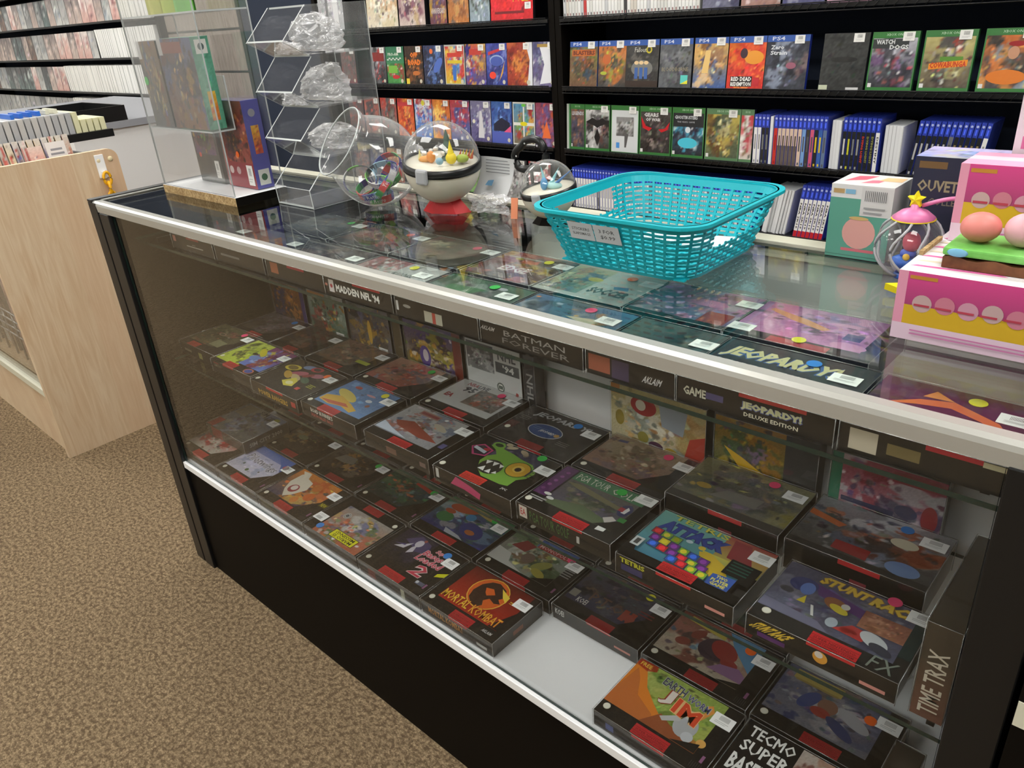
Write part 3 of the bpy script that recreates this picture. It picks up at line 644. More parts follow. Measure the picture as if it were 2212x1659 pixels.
FISH = [('s', 91, 20, [(70, 70, 100), (50, 50, 74), (90, 84, 110), (60, 56, 70)], .18, .55, .86, 1, .002), ('r', 0, .18, .3, .85, K),
        ('p', [(.22, .96), (.3, .98), (.36, .86), (.5, .84), (.62, .8), (.78, .78), (.9, .64), (.88, .48), (.82, .38), (.82, .22), (.74, .19), (.5, .19), (.38, .3), (.3, .46), (.3, .6), (.36, .7), (.3, .78), (.2, .84)], (122, 170, 66)),
        ('e', .27, .9, .075, (122, 170, 66), .05), ('e', .27, .9, .05, (50, 70, 40), .03), ('e', .72, .58, .13, (60, 84, 40)), ('e', .72, .58, .12, (206, 160, 50)), ('e', .72, .59, .06, (226, 190, 90)), ('e', .72, .58, .034, (40, 30, 24)),
        ('e', .47, .42, .13, (40, 40, 36), .12, -.2), ('p', [(.36, .52), (.4, .44), (.43, .54)], W), ('p', [(.44, .54), (.48, .45), (.51, .55)], W), ('p', [(.52, .54), (.56, .46), (.58, .53)], W), ('p', [(.38, .3), (.42, .4), (.46, .29)], W), ('p', [(.47, .29), (.5, .38), (.54, .29)], W), ('p', [(.55, .31), (.57, .38), (.6, .33)], W),
        ('e', .36, .98, .04, (186, 170, 140), .03), ('e', .42, .94, .06, (196, 180, 150), .025, .5), ('e', .58, .94, .06, (190, 172, 146), .03, -.4), ('e', .62, .9, .03, (170, 150, 126)),
        ('p', [(.05, .66), (.14, .8), (.3, .74), (.3, .56), (.16, .5)], (190, 60, 120)), ('p', [(.07, .66), (.15, .77), (.28, .72), (.28, .58), (.17, .53)], (40, 30, 50)), ('e', .23, .7, .035, (170, 40, 50), .03),
        ('r', .84, .5, .86, .96, (60, 60, 70)), T('JVC', .8, .1, .87, .15, W)] + [('r', .87 + .0 * i, .5 + .06 * i, .95, .51 + .06 * i, (60, 60, 60)) for i in range(4)]
FISH.append(('p', [(.09, .64), (.26, .6), (.26, .66), (.09, .7)], (190, 200, 210)))
B('boxed game with big green one-eyed monster biting on a black cover', .921, yr - .005, za, FISH + seal(.05, .1) + strip(.34, .62, (214, 60, 50)), dot='green', dotpos=(.78, .96), labpos=(.86, .66), side=[('p', [(.22, .3), (.3, .9), (.5, .7), (.62, .5), (.6, .1), (.4, .3)], (190, 60, 110)), ('r', .02, .3, .06, .9, (200, 200, 196))], end=[('r', .1, .3, .9, .5, (40, 40, 42))])
PGA = [('s', 93, 22, [(80, 74, 96), (96, 92, 90), (110, 106, 80), (70, 80, 60)], .16, .24, .9, .8, .0018), ('r', .0, .3, .14, 1, (96, 50, 104)), ('g', .16, .80, .92, 1, (70, 130, 90), (64, 120, 84)), T('PGA TOUR', .19, .83, .54, .96, (226, 226, 216), b=0), T('GOLF', .58, .83, .83, .96, (226, 226, 216), b=0),
       ('p', [(.16, .72), (.3, .76), (.9, .62), (.9, .56), (.3, .66)], (120, 116, 84)), ('p', [(.2, .3), (.5, .42), (.9, .3), (.9, .2), (.2, .2)], (84, 100, 70)), ('e', .14, .36, .04, (226, 226, 220), .02), ('e', .2, .3, .04, (220, 220, 216), .02), ('r', .02, .22, .2, .24, (170, 170, 170)), ('r', .02, .18, .18, .2, (170, 170, 170)),
       ('p', [(.74, .36), (.8, .44), (.86, .4), (.8, .28)], (196, 190, 186)), ('e', .84, .62, .06, (50, 54, 100), .09), ('p', [(.82, .56), (.84, .7), (.87, .66), (.86, .56)], (226, 226, 226)), ('r', .78, .58, .83, .66, (170, 50, 60)), ('r', .86, .4, .93, .48, (50, 130, 60)), ('p', [(.78, .2), (.86, .24), (.86, .14), (.78, .12)], (220, 220, 216)), ('p', [(.72, .2), (.92, .2), (.92, .44)], K), ('r', .88, .4, .93, .47, (50, 130, 60))] + \
      [('e', .05 + .01 * i, .42 + .11 * i, .022, (150, 90, 150), .02) for i in range(5)]
B('boxed golf game with green title banner and green side lettering', 1.104, yr, za, PGA + seal(.05, .14) + strip(.4, .72), dot='green', dotpos=(.66, .9), labpos=(.82, .84), side=[('r', .02, .2, .11, .9, (210, 200, 190)), T('EA', .035, .35, .095, .75, (180, 40, 40)), T('PGA TOUR GOLF', .14, .18, .58, .78, (70, 116, 60), b=0), ('r', .4, .86, .72, 1, RED), ('r', .66, .2, .69, .6, (190, 190, 186))], end=[('r', .1, .3, .9, .5, (40, 40, 42))])
TA = [('g', 0, .14, .9, 1, (50, 120, 150), (120, 190, 180)), ('g', .6, .5, 1, 1, (200, 190, 90), (170, 60, 60)), T('TETRIS', .12, .9, .62, .985, (60, 130, 70), b=.04, slope=.0), T('TETRIS', .115, .903, .615, .988, (232, 224, 80), b=.01),
      T('ATTACK', .08, .66, .66, .86, (36, 66, 160), b=.06, shear=.1, o=(30, 50, 120)), ('p', [(.66, .96), (.8, .96), (.92, .6), (.7, .64)], (156, 44, 56)), ('g', .52, .34, .74, .6, (90, 150, 150), (220, 210, 80)), ('p', [(.5, .56), (.58, .6), (.74, .5), (.84, .3), (.7, .26), (.56, .4)], (226, 190, 50)), ('e', .5, .62, .03, (230, 200, 60), .025), ('e', .38, .64, .03, (200, 220, 230), .02)]
cc = [(196, 40, 50), (130, 180, 60), (130, 180, 60), (110, 50, 130), (210, 190, 50), (110, 50, 130), (130, 180, 60), (50, 90, 180), (110, 50, 130), (50, 90, 180), (196, 40, 50), (110, 50, 130), (196, 40, 50), (130, 180, 60), (110, 50, 130), (50, 90, 180)]
q = 0
for (bx, by, nn) in ((.06, .55, 3), (.09, .43, 6), (.12, .31, 6), (.34, .19, 4)):
    for i in range(nn):
        u = bx + i * .092; v = by - i * .014; c = cc[q % 16]; q += 1
        TA.append(('p', [(u, v), (u + .088, v - .01), (u + .088, v + .104), (u, v + .112)], (60, 70, 90))); TA.append(('p', [(u + .006, v + .008), (u + .083, v), (u + .083, v + .098), (u + .006, v + .104)], c))
        TA.append(('e', u + .044, v + .052, .026, (232, 216, 60) if c[1] > 150 else tuple(min(255, int(k * 1.4)) for k in c)))
TA += [('p', [(.1, .13), (0, .13), (0, .34), (.06, .3)], K), ('p', [(.02, .2), (.1, .2), (.1, .36), (.02, .36)], (190, 196, 196)), ('p', [(.04, .23), (.08, .23), (.08, .33), (.04, .33)], (70, 70, 70)), ('r', 0, 0, 1, .13, K), ('p', [(.72, .12), (.9, .12), (.9, .34), (.72, .3)], (56, 90, 170)), T('TWO', .76, .25, .85, .3, (230, 220, 90), b=.03), T('PLAYER', .74, .19, .88, .24, (230, 220, 90), b=.03), T('GAME', .75, .135, .87, .18, (230, 220, 90), b=.03), ('p', [(.76, .62), (1, .62), (1, .3), (.92, .3), (.92, .12), (1, .12), (1, .1), (.9, .1), (.9, .36), (.76, .36)], K)] + [('r', .78, .42 + .05 * i, .94, .44 + .05 * i, (40, 90, 80)) for i in range(4)]
B('boxed puzzle game covered in coloured tiles with two player badge', 1.295, yr - .008, za, TA + strip(.36, .66, (206, 40, 46)), labpos=(.84, .74), side=[T('TETRIS', .03, .62, .26, .9, (190, 190, 50), b=.04), ('r', .04, .2, .24, .55, (50, 50, 100)), ('r', .36, .84, .66, 1, (206, 40, 46)), ('r', .78, .3, .94, .46, (220, 150, 140))])
SR = [('s', 97, 26, [(84, 86, 110), (70, 70, 96), (100, 100, 120), (120, 116, 130)], 0, .2, .92, 1, .0018), ('p', [(.24, .82), (.92, .62), (.92, .5), (.3, .66)], (84, 40, 110)), T('STUNT', .26, .84, .6, .97, (226, 190, 60), b=.05, shear=.2, o=(150, 110, 40)), T('RACE', .62, .82, .92, .96, (226, 190, 60), b=.05, shear=.2, o=(150, 110, 40)),
      ('e', .18, .72, .1, (40, 50, 110), .08, .2), ('e', .22, .68, .05, (90, 120, 190), .07), ('p', [(.2, .46), (.26, .46), (.24, .58)], (210, 190, 40)), ('e', .1, .56, .05, (60, 60, 70), .03), ('p', [(0, .34), (.4, .3), (.5, .2), (0, .2)], (110, 110, 136)), ('p', [(.3, .48), (.32, .48), (.36, .34), (.34, .34)], (220, 220, 216)),
      ('e', .44, .62, .09, (150, 90, 50), .06, -.3), ('e', .47, .57, .07, (220, 200, 50), .035, -.3), ('e', .5, .64, .03, (210, 206, 200)), ('s', 98, 24, [(176, 120, 90), (150, 90, 70), (200, 150, 120)], .62, .46, .92, .72, .002),
      ('p', [(.5, .3), (.6, .44), (.74, .42), (.7, .28)], (190, 50, 50)), ('e', .76, .36, .1, (206, 210, 214), .06, -.4), ('e', .82, .28, .08, (50, 54, 70), .04, -.3), ('e', .6, .34, .06, (200, 60, 60), .03), ('e', .48, .36, .04, (170, 180, 190), .05), ('r', .92, .3, 1, .9, (30, 50, 50)), T('FX', .8, .03, .96, .2, (120, 130, 120), b=0, shear=.12)]
B('boxed racing game with purple and gold title and cartoon cars', 1.487, yr - .006, za, SR + seal(.09, .14) + strip(.42, .74, (206, 40, 46)), dot='pink', dotpos=(.74, .98), labpos=(.86, .8), side=[T('STUNT RACE', .05, .4, .3, .86, (224, 190, 60), b=.05, shear=.2), ('r', .08, .12, .28, .34, (90, 44, 110)), ('r', .42, .84, .74, 1, (206, 40, 46)), ('e', .52, .5, .05, (226, 160, 60)), ('e', .51, .62, .028, (220, 210, 200)), ('r', .78, .2, .94, .36, (220, 150, 140))])
# ---- middle shelf, second row
yb = .213
for (x, y, ops, dot, lb, w, h, dz) in [
    (.02, yb, art(101, [(56, 50, 44), (90, 80, 84), (70, 60, 60), (110, 100, 110)], 26) + strip(c=(150, 34, 38)), 'blue', 'boxed game with dusty purple cover, first from left in back row of the middle shelf', BW, BH, 0),
    (.192, yb, art(102, [(52, 48, 44), (80, 74, 70), (96, 60, 50)], 22) + strip(c=(150, 34, 38)), None, 'boxed game with plain dark cover, second from left in back row of the middle shelf', .15, BH, 0),
    (.345, yb, art(103, [(90, 74, 64), (130, 100, 84), (70, 66, 60), (150, 130, 110)], 30) + [('r', .66, .4, .9, .5, (170, 180, 60))] + strip(c=(150, 34, 38)), None, 'boxed game with brown cover and lime flash, third from left in back row', .176, BH, 0),
    (.530, yb, art(104, [(140, 70, 60), (170, 130, 110), (90, 80, 90), (190, 80, 70), (110, 110, 130)], 36) + seal() + strip(), 'green', 'boxed game with red and tan crowd of fighters, fourth from left in back row', BW, BH, 0),
    (.727, yb + .004, [('r', 0, .2, .9, 1, (196, 196, 194)), ('s', 105, 30, [(120, 110, 100), (80, 74, 70), (150, 140, 130), (170, 90, 70)], .38, .36, .86, .86, .0018), T('NBA', .14, .86, .3, .96, (150, 40, 50), b=.03), T('LIVE', .3, .86, .46, .96, (50, 50, 70), b=.03), T('95', .18, .66, .36, .84, (50, 50, 60), b=.05), T('EA', .08, .4, .2, .52, (150, 40, 50), b=.05)] + seal(.06, .1) + strip(), 'pink', 'white boxed basketball game, fifth from left in back row', BW, BH, 0),
    (.921, yb - .004, [('s', 106, 8, [(36, 34, 34), (44, 42, 42)], 0, 0, 1, 1, .003), ('r', 0, .3, .12, .5, (80, 36, 36)), T('JEOPARDY!', .14, .76, .84, .93, (186, 190, 194), b=.03, shear=.15, o=(60, 60, 60)), ('e', .46, .5, .21, (196, 200, 200), .125), ('e', .46, .5, .2, (44, 76, 130), .115), ('r', .3, .5, .6, .505, (140, 170, 200)), ('r', .3, .54, .5, .545, (140, 170, 200)), T('JEOPARDY!', .4, .44, .62, .52, (214, 214, 210), b=.03, shear=.1), ('e', .62, .48, .03, (190, 150, 80))] + [('r', .04, .6 + .04 * i, .16, .61 + .04 * i, (130, 130, 130)) for i in range(3)] + [('r', .7, .3 + .04 * i, .84, .31 + .04 * i, (130, 130, 130)) for i in range(3)] + seal(.07, .3) + strip(c=(140, 34, 38)), 'blue', 'black boxed quiz game with slanted silver title and blue oval', BW, BH, 0),
    (1.108, yb, art(107, [(130, 96, 80), (150, 130, 110), (100, 80, 90), (120, 100, 80), (160, 150, 130)], 30, v0=.2) + seal(.07, .12) + strip(.4, .72, (170, 40, 44)) + [('p', [(.1, .84), (.2, .86), (.2, .92), (.1, .9)], (60, 60, 110))], 'pink', 'boxed game with rusty brown wrapped cover beside the quiz game', .17, BH, 0),
    (1.284, yb + .001, [('s', 108, 34, [(96, 96, 90), (130, 126, 90), (70, 76, 74), (150, 140, 70), (110, 100, 110), (84, 84, 90)], 0, 0, 1, 1, .0018), ('r', 0, 0, 1, .14, (50, 48, 46)), ('e', .2, .4, .07, (170, 140, 60), .04), ('p', [(.3, .26), (.7, .3), (.72, .5), (.4, .46)], (120, 120, 116))], 'pink', 'large glossy boxed game with smeared grey and yellow cover, back row', .176, .05, 0),
    (1.468, yb + .004, [('s', 109, 34, [(60, 60, 60), (150, 150, 156), (90, 100, 120), (50, 46, 44), (150, 80, 50), (180, 180, 184)], 0, .1, 1, 1, .0018), ('p', [(.0, .7), (.3, .6), (.26, .52), (0, .6)], (190, 100, 50)), ('e', .8, .2, .12, (110, 140, 190), .08), ('p', [(.3, .3), (.56, .3), (.56, .12), (.3, .14)], (150, 30, 34)), ('e', .72, .62, .1, (214, 206, 180), .06)], 'blue', 'large glossy boxed game with silver and black cover, right end of back row', .176, .05, 0)]:
    B(lb, x, y, za, ops, dot=dot, w=w, h=h, side=[('r', .4, .84, .7, 1, RED), ('r', .5, .3, .62, .5, (150, 60, 70))], dotpos=(.68, .86))
# ---- middle shelf, upright boxes leaning at the back
ST = dict(stand=True, protector=True)
ys = .3435
for (x, w, h, ops, lb, dot, lab) in [
    (.015, .15, .12, [('s', 111, 34, [(70, 40, 30), (150, 90, 40), (50, 40, 90), (190, 120, 50), (40, 30, 30)], 0, 0, 1, 1, .002), ('r', .88, 0, 1, 1, (60, 40, 110))], 'orange and purple boxed game standing upright, first from left behind the middle shelf rows', None, False),
    (.182, .15, .126, [('s', 112, 40, [(60, 90, 70), (180, 190, 180), (50, 60, 50), (150, 70, 60), (200, 140, 50), (110, 130, 110)], 0, 0, 1, 1, .0018), ('r', .02, .9, .5, .98, (220, 140, 40))], 'green boxed game with white figures standing upright, second at the back of the middle shelf', 'orange', True),
    (.345, .15, .126, [('s', 113, 40, [(120, 90, 50), (90, 90, 100), (190, 150, 60), (70, 70, 110), (50, 46, 44)], 0, 0, 1, 1, .0018), ('e', .5, .5, .05, (214, 170, 60), .2)], 'upright boxed game with golden knight figure, third at the back of the middle shelf', None, True),
    (.505, .03, .126, [('r', 0, 0, 1, 1, (90, 76, 50))], 'upright boxed game seen edge on, between the gold and purple boxes', None, False),
    (.545, .178, .126, [('s', 114, 40, [(150, 140, 50), (70, 50, 120), (190, 180, 170), (60, 40, 40), (200, 150, 40)], 0, 0, 1, 1, .0018), ('e', .35, .4, .1, (80, 60, 140), .14), ('e', .36, .42, .05, (210, 200, 210), .08), ('r', .86, 0, 1, 1, (120, 40, 30))], 'upright boxed sports game with purple player and yellow streaks, at the back', None, False),
    (.735, .150, .126, [('r', 0, 0, 1, 1, (200, 202, 200)), ('s', 115, 26, [(120, 120, 120), (70, 70, 74), (190, 190, 190)], .02, .5, .52, .97, .002), ('r', .55, .56, .97, .74, (60, 66, 70)), T('NHL', .6, .78, .92, .94, (70, 74, 80), b=.03), T("'94", .68, .59, .88, .71, (220, 220, 216), b=.03), ('e', .62, .3, .07, (70, 84, 74)), ('e', .62, .3, .05, (214, 214, 206)), ('r', .58, .27, .66, .33, (70, 84, 74)), ('p', [(.84, .1), (.9, .3), (.94, .28), (.9, .1)], (170, 50, 44))], 'white upright boxed hockey game with black photo, at the back', None, False),
    (.891, .028, .126, [('r', 0, 0, 1, 1, (40, 42, 46)), T('NHL', .2, .2, .8, .7, (150, 150, 150), rot=-90)], 'black boxed game standing spine out beside the white hockey box', None, False),
    (1.092, .184, .126, [('s', 116, 34, [(210, 200, 170), (196, 180, 120), (150, 160, 150), (226, 220, 200), (190, 150, 90)], 0, 0, 1, 1, .0018), ('e', .36, .78, .14, (170, 40, 44), .1), ('e', .33, .78, .055, (230, 220, 200)), ('p', [(.66, 0), (1, 0), (1, .6), (.85, .5), (.8, .2)], (190, 60, 44)), ('p', [(.52, .94), (.82, .86), (.78, .5), (.56, .56)], (160, 170, 180)), ('e', .36, .3, .06, (150, 140, 60)), ('e', .5, .22, .08, (90, 50, 80), .05), ('e', .66, .18, .08, (190, 160, 60), .06), ('e', .1, .5, .05, (150, 130, 40), .08), ('r', 0, .86, .1, 1, (200, 130, 50))], 'cream and red upright boxed paint game with large red blob, at the back', 'pink', False),
    (1.290, .165, .126, [('s', 117, 34, [(60, 90, 50), (170, 120, 30), (190, 160, 50), (70, 70, 60), (120, 90, 130)], 0, .1, .7, 1, .002), ('r', .7, 0, 1, 1, (50, 52, 54)), ('p', [(.1, .6), (.3, .5), (.6, .3), (.5, .2), (.3, .3)], (226, 180, 30))], 'upright boxed game with green and flame yellow art, at the back', None, False),
    (1.472, .150, .126, [('s', 118, 34, [(190, 180, 190), (160, 60, 80), (200, 200, 206), (80, 84, 100), (70, 50, 90)], 0, 0, 1, 1, .002), ('r', 0, 0, .1, 1, (40, 120, 90)), ('r', .12, .4, .6, .46, (40, 44, 80)), ('e', .9, .5, .07, (150, 40, 50), .14), ('e', .7, .5, .1, (60, 60, 90), .07), ('r', .55, .84, 1, .97, (150, 60, 70))], 'upright boxed game with pink, white and green cover, right end of the back', None, False)]:
    B(lb, x, ys, za, ops, w=w, d=h, h=.03, lab=lab, dot=dot, labpos=(.7, .1), dotpos=(.55, .12), **ST)
# ---- top shelf
zt = Z2 + .0006
def stitle(s, c=W, u0=.2, u1=.8, v0=.3, v1=.7, **k): return [T(s, u0, v0, u1, v1, c, **k)]
rowT = [
    (.175, [('s', 121, 16, [(20, 20, 22), (36, 34, 36)], 0, 0, 1, 1, .003)], [('r', .03, .5, .1, .9, (180, 120, 110)), ('r', .36, .36, .75, .44, (150, 150, 150)), ('r', .5, .52, .58, .56, (130, 130, 130)), ('r', .38, .86, .68, 1, (150, 40, 50))], None, 'black boxed game at the far left end of the top shelf, its spine facing out'),
    (.360, art(122, PAL['metal'], 20), [('r', .1, .46, .5, .6, (110, 110, 114))], None, 'dim boxed game second along the front of the top shelf'),
    (.545, art(123, PAL['dark'], 24), [('r', .06, .3, .2, .95, (160, 90, 60)), ('r', .38, .86, .68, 1, (190, 50, 70))], None, 'boxed game with small orange spine picture, third along the top shelf front'),
    (.722, [('r', 0, 0, 1, 1, (190, 190, 188)), ('s', 124, 34, [(200, 196, 196), (150, 80, 80), (120, 130, 120), (190, 190, 190)], 0, .3, .5, 1, .0018), T("MADDEN", .52, .5, .8, .64, (60, 80, 70), b=.02), ('r', .5, .2, .9, .45, (90, 90, 110)), ('s', 125, 20, [(200, 200, 206), (60, 60, 110), (170, 80, 80)], .52, .22, .88, .43, .002)], [('p', [(.06, .2), (.14, .2), (.14, .9), (.06, .9)], (214, 206, 206)), ('e', .1, .55, .02, (170, 50, 60)), T("MADDEN NFL '94", .17, .28, .82, .74, W, b=.04), ('r', .44, .88, .84, 1, (190, 40, 50)), ('r', -.0, .5, .04, .64, (190, 120, 110))], 'yellow', 'boxed football game with bold white spine lettering on the top shelf'),
    (.905, [('s', 126, 24, [(60, 70, 66), (40, 90, 56), (150, 150, 150), (90, 84, 84)], 0, 0, 1, 1, .002), ('p', [(.2, .7), (.6, .74), (.5, .5), (.2, .5)], (50, 110, 60)), ('e', .7, .86, .06, (180, 180, 186), .03), ('r', .5, .1, .96, .16, (170, 170, 170)), ('r', .5, .2, .96, .24, (160, 160, 160))], [('e', .14, .62, .05, (150, 150, 146), .015), ('r', .36, .1, .46, .66, (170, 166, 150)), ('r', .5, .1, .58, .66, (170, 166, 150)), ('r', .46, .1, .5, .66, (170, 60, 50)), ('r', .0, .3, .03, .8, (210, 210, 210))], 'green', 'boxed game with two cream panels on its spine, beside the football box'),
    (1.085, [('s', 127, 26, [(60, 80, 90), (70, 110, 150), (190, 120, 50), (40, 60, 70), (140, 150, 160)], 0, 0, 1, 1, .002), ('p', [(.5, .6), (.84, .7), (.76, .5)], (200, 190, 160)), ('e', .3, .4, .16, (80, 100, 170), .05)], [T('AKLAIM', .0, .6, .14, .8, (190, 190, 190), shear=.1), T('BATMAN', .24, .56, .84, .82, (150, 150, 150), b=0), T('FOREVER', .22, .2, .88, .46, (120, 120, 120), b=0)], 'pink', 'boxed game with spaced silver spine letters in two lines, top shelf'),
    (1.265, [('s', 128, 22, [(50, 56, 60), (90, 90, 84), (110, 110, 96), (50, 40, 40)], 0, 0, 1, 1, .002)], [('r', .02, .2, .28, .9, (150, 80, 60)), ('r', .3, .1, .5, .9, (60, 50, 80)), T('AKLAIM', .66, .3, .86, .6, (200, 200, 200), shear=.1)], None, 'boxed game in bunched wrap with orange spine patch, top shelf'),
    (1.392, [('s', 129, 8, [(40, 44, 46), (50, 52, 54)], 0, 0, 1, 1, .003), ('g', .1, .55, .8, .9, (190, 180, 110), (70, 100, 160))][:1] + [T('JEOPARDY!', .06, .60, .80, .90, (206, 200, 150), b=.05, shear=.16, o=(70, 100, 160)), T('DELUXE EDITION', .06, .43, .66, .55, W, b=.03, shear=.1), ('e', .2, .2, .16, (170, 70, 80), .03), ('e', .3, .18, .16, (196, 196, 190), .02)], [T('GAME', .04, .35, .2, .7, (190, 188, 170), b=.03), ('r', .2, .4, .32, .66, (70, 66, 110)), ('r', .42, .86, .84, 1, (200, 60, 60)), T('JEOPARDY!', .44, .4, .82, .76, (190, 190, 150), b=.06, o=(84, 96, 150)), T('DELUXE EDITION', .46, .16, .8, .32, (214, 210, 190), b=.02)], 'blue', 'boxed quiz game with chunky gold title on the top shelf'),
    (1.572, [('s', 130, 24, [(50, 36, 50), (70, 40, 70), (60, 50, 60), (90, 60, 80)], 0, 0, 1, 1, .002), ('p', [(.1, .5), (.3, .7), (.5, .78), (.8, .6), (.9, .4), (.7, .56), (.5, .66), (.3, .6)], (226, 120, 60)), ('p', [(.3, .76), (.36, .9), (.5, .78)], (230, 150, 70))], [('r', .06, .15, .24, .9, (190, 180, 160)), ('r', .3, .3, .5, .7, (110, 96, 60)), ('r', .52, .84, .84, 1, (200, 40, 60)), ('r', .84, .8, 1, .98, (214, 206, 170))], 'yellow', 'boxed game with flaming orange arc on dark purple, right end of the top shelf')]
for x, ops, side, dot, lb in rowT:
    w = .148 if x > 1.56 else (.125 if abs(x - 1.265) < .01 else (BW if x != 1.392 else .176))
    B(lb, x, .06, zt, ops, side=side, dot=dot, w=w, dotpos=(.62, .84), labpos=(.78, .6))
for i, (x, ops, dot, lb) in enumerate([
    (.36, art(131, PAL['metal'], 20), 'green', 'boxed game with grey smoky cover under the acrylic stand reflection, top shelf back row'),
    (.545, art(132, [(120, 60, 50), (90, 80, 60), (60, 60, 50), (150, 110, 80)], 30), 'orange', 'boxed game with rust and olive cover, top shelf back row'),
    (.722, art(133, [(90, 84, 76), (110, 60, 60), (70, 70, 66), (150, 140, 110)], 30), 'pink', 'boxed game with red and grey cover below the ball, top shelf back row'),
    (.905, [('s', 134, 28, [(60, 40, 44), (150, 70, 60), (190, 160, 60), (60, 56, 50)], 0, 0, 1, 1, .002), T('EDGE', .3, .3, .7, .5, (214, 206, 200), b=.04, o=(150, 40, 60)), ('r', .1, .8, .8, .84, (190, 190, 180)), ('e', .5, .7, .12, (200, 90, 60), .05), ('e', .3, .76, .06, (196, 180, 50), .03)], 'yellow', 'boxed game with red title panel and orange sticker, top shelf back row'),
    (1.055, [('r', 0, 0, 1, 1, (196, 202, 196)), ('s', 135, 34, [(110, 140, 130), (190, 190, 150), (80, 110, 140), (170, 120, 90)], .02, .1, .46, .96, .0018), ('e', .4, .6, .08, (206, 190, 60), .05), T('SOCCER', .5, .2, .92, .4, (50, 70, 70), b=.05), ('p', [(.66, .5), (.8, .56), (.84, .44), (.7, .42)], (90, 140, 190))], 'orange', 'white boxed soccer game seen through the counter top'),
    (1.222, [('s', 136, 34, [(120, 110, 150), (200, 130, 170), (90, 120, 150), (190, 180, 190), (130, 70, 80)], 0, .1, 1, 1, .0018), ('e', .6, .6, .2, (206, 140, 180), .08), ('r', .7, .1, .96, .4, (150, 60, 60))], None, 'boxed game with purple and pink cover under the turquoise basket'),
    (1.372, [('s', 137, 30, [(196, 130, 180), (170, 110, 170), (210, 150, 190), (150, 120, 170), (90, 70, 90)], 0, .18, .9, 1, .0018), ('p', [(.1, .84), (.4, .7), (.6, .56), (.56, .5), (.3, .62), (.08, .78)], (226, 160, 110)), ('r', .3, .0, .72, .14, (170, 50, 56)), ('e', .8, .26, .12, (214, 150, 190), .06), ('r', .72, .4, .84, .56, (70, 70, 120))], 'yellow', 'boxed game with soft pink cover, right end of top shelf back row')]):
    B(lb, x, .198, zt, ops, dot=dot, w=.148 if x in (.905, 1.222) else (.164 if x == 1.055 else BW), dotpos=(.5, .16) if x == 1.372 else (.7, .8), labpos=(.84, .66) if x != 1.372 else (.0, .1))

# ================================================================== THINGS ON THE COUNTER
ZT = HT - .0013
# ---- acrylic game stand
st = thing('acrylic_game_stand', 'tall clear acrylic stand on a white particle-board base at the counter left end', 'display stand', (0, 0, 0))
mb = MB(); mb.box(.045, .128, ZT, .356, .245, ZT + .017, mi=0, fm={'t': 1, 'r': 2, 'k': 2, 'l': 2}); mb.build('base_board', ['particle', 'whitelam', 'black'], st)
def slab(name, x0, y0, z0_, x1, y1, z1, parent, mat='acrylic', edges='xyz'):
    mb = MB(); dx, dy, dz = x1 - x0, y1 - y0, z1 - z0_; m = min(dx, dy, dz)
    fm = {}
    if m == dx: fm = {'f': 1, 'k': 1, 't': 1, 'b': 1}
    elif m == dy: fm = {'l': 1, 'r': 1, 't': 1, 'b': 1}
    else: fm = {'l': 1, 'r': 1, 'f': 1, 'k': 1}
    mb.box(x0, y0, z0_, x1, y1, z1, fm=fm); return mb.build(name, [mat, 'acrylic_edge'], parent)
slab('front_panel', .047, .130, ZT + .017, .350, .133, 1.42, st)
slab('side_panel', .047, .133, ZT + .017, .050, .242, 1.42, st)
slab('back_panel', .050, .239, ZT + .017, .350, .242, 1.42, st)
slab('pocket_shelf', .0505, .1335, 1.100, .315, .180, 1.103, st); slab('pocket_back', .0505, .180, 1.100, .315, .183, 1.200, st); slab('top_shelf', .0505, .1335, 1.310, .3495, .2385, 1.313, st)
def n64(name, label, x, y, z, w, d, h, ops, side, sidecol, group='boxed games inside the acrylic stand'):
    t = thing(name, label, 'boxed video game', (x, y, z), group=group)
    mb = MB(); g = .001; mb.box(g, g, g, w - g, d - g, h - g, sidecol)
    ink(mb, (g, g, g), (w - 2 * g, 0, 0), (0, 0, h - 2 * g), ops); ink(mb, (w - g, g, g), (0, d - 2 * g, 0), (0, 0, h - 2 * g), side)
    mb.build('carton', 'carton', t); mb = MB(); mb.box(0, 0, 0, w, d, h, skip=('b',)); mb.build('plastic_protector', 'sleeve', t)
    return t
P1 = [(60, 60, 66), (120, 90, 60), (60, 80, 120), (170, 150, 90), (50, 46, 44), (120, 60, 50)]
P2 = [(90, 50, 110), (220, 180, 50), (190, 70, 60), (60, 60, 60), (120, 150, 60), (60, 40, 40)]
zs1 = 1.1035
t = n64('boxed_video_game', 'dark boxed game with metallic dragon art, left in the stand upper pocket', .066, .1375, zs1, .088, .038, .165, [('s', 201, 40, P1, 0, 0, 1, 1, .0022), ('r', 0, .8, .16, 1, (200, 200, 200))], [('r', 0, 0, 1, 1, (40, 36, 40)), ('s', 202, 20, P1, 0, .1, 1, .8, .003)], (30, 30, 34)); price_dot(t, .012, -.0004, .09, 'green', flat=False)
t = n64('boxed_video_game', 'boxed game with brown front and mint green spine in the stand upper pocket', .160, .1375, zs1, .140, .038, .168, [('s', 203, 44, [(130, 90, 60), (70, 80, 120), (170, 140, 80), (90, 50, 50), (50, 46, 60)], 0, 0, 1, 1, .0022), ('r', 0, .82, .12, 1, (190, 190, 190)), ('r', .12, .84, .7, .96, (130, 60, 50))],
  [('s', 204, 14, [(90, 170, 140), (80, 150, 124), (110, 180, 150)], 0, 0, 1, 1, .003), ('r', .2, .82, .85, .97, (220, 222, 216)), ('e', .52, .895, .18, (70, 90, 90)), ('s', 211, 16, [(220, 120, 40), (230, 190, 60), (200, 60, 40)], .3, .1, .75, .42, .003)], (90, 170, 140))
zs0 = ZT + .0175
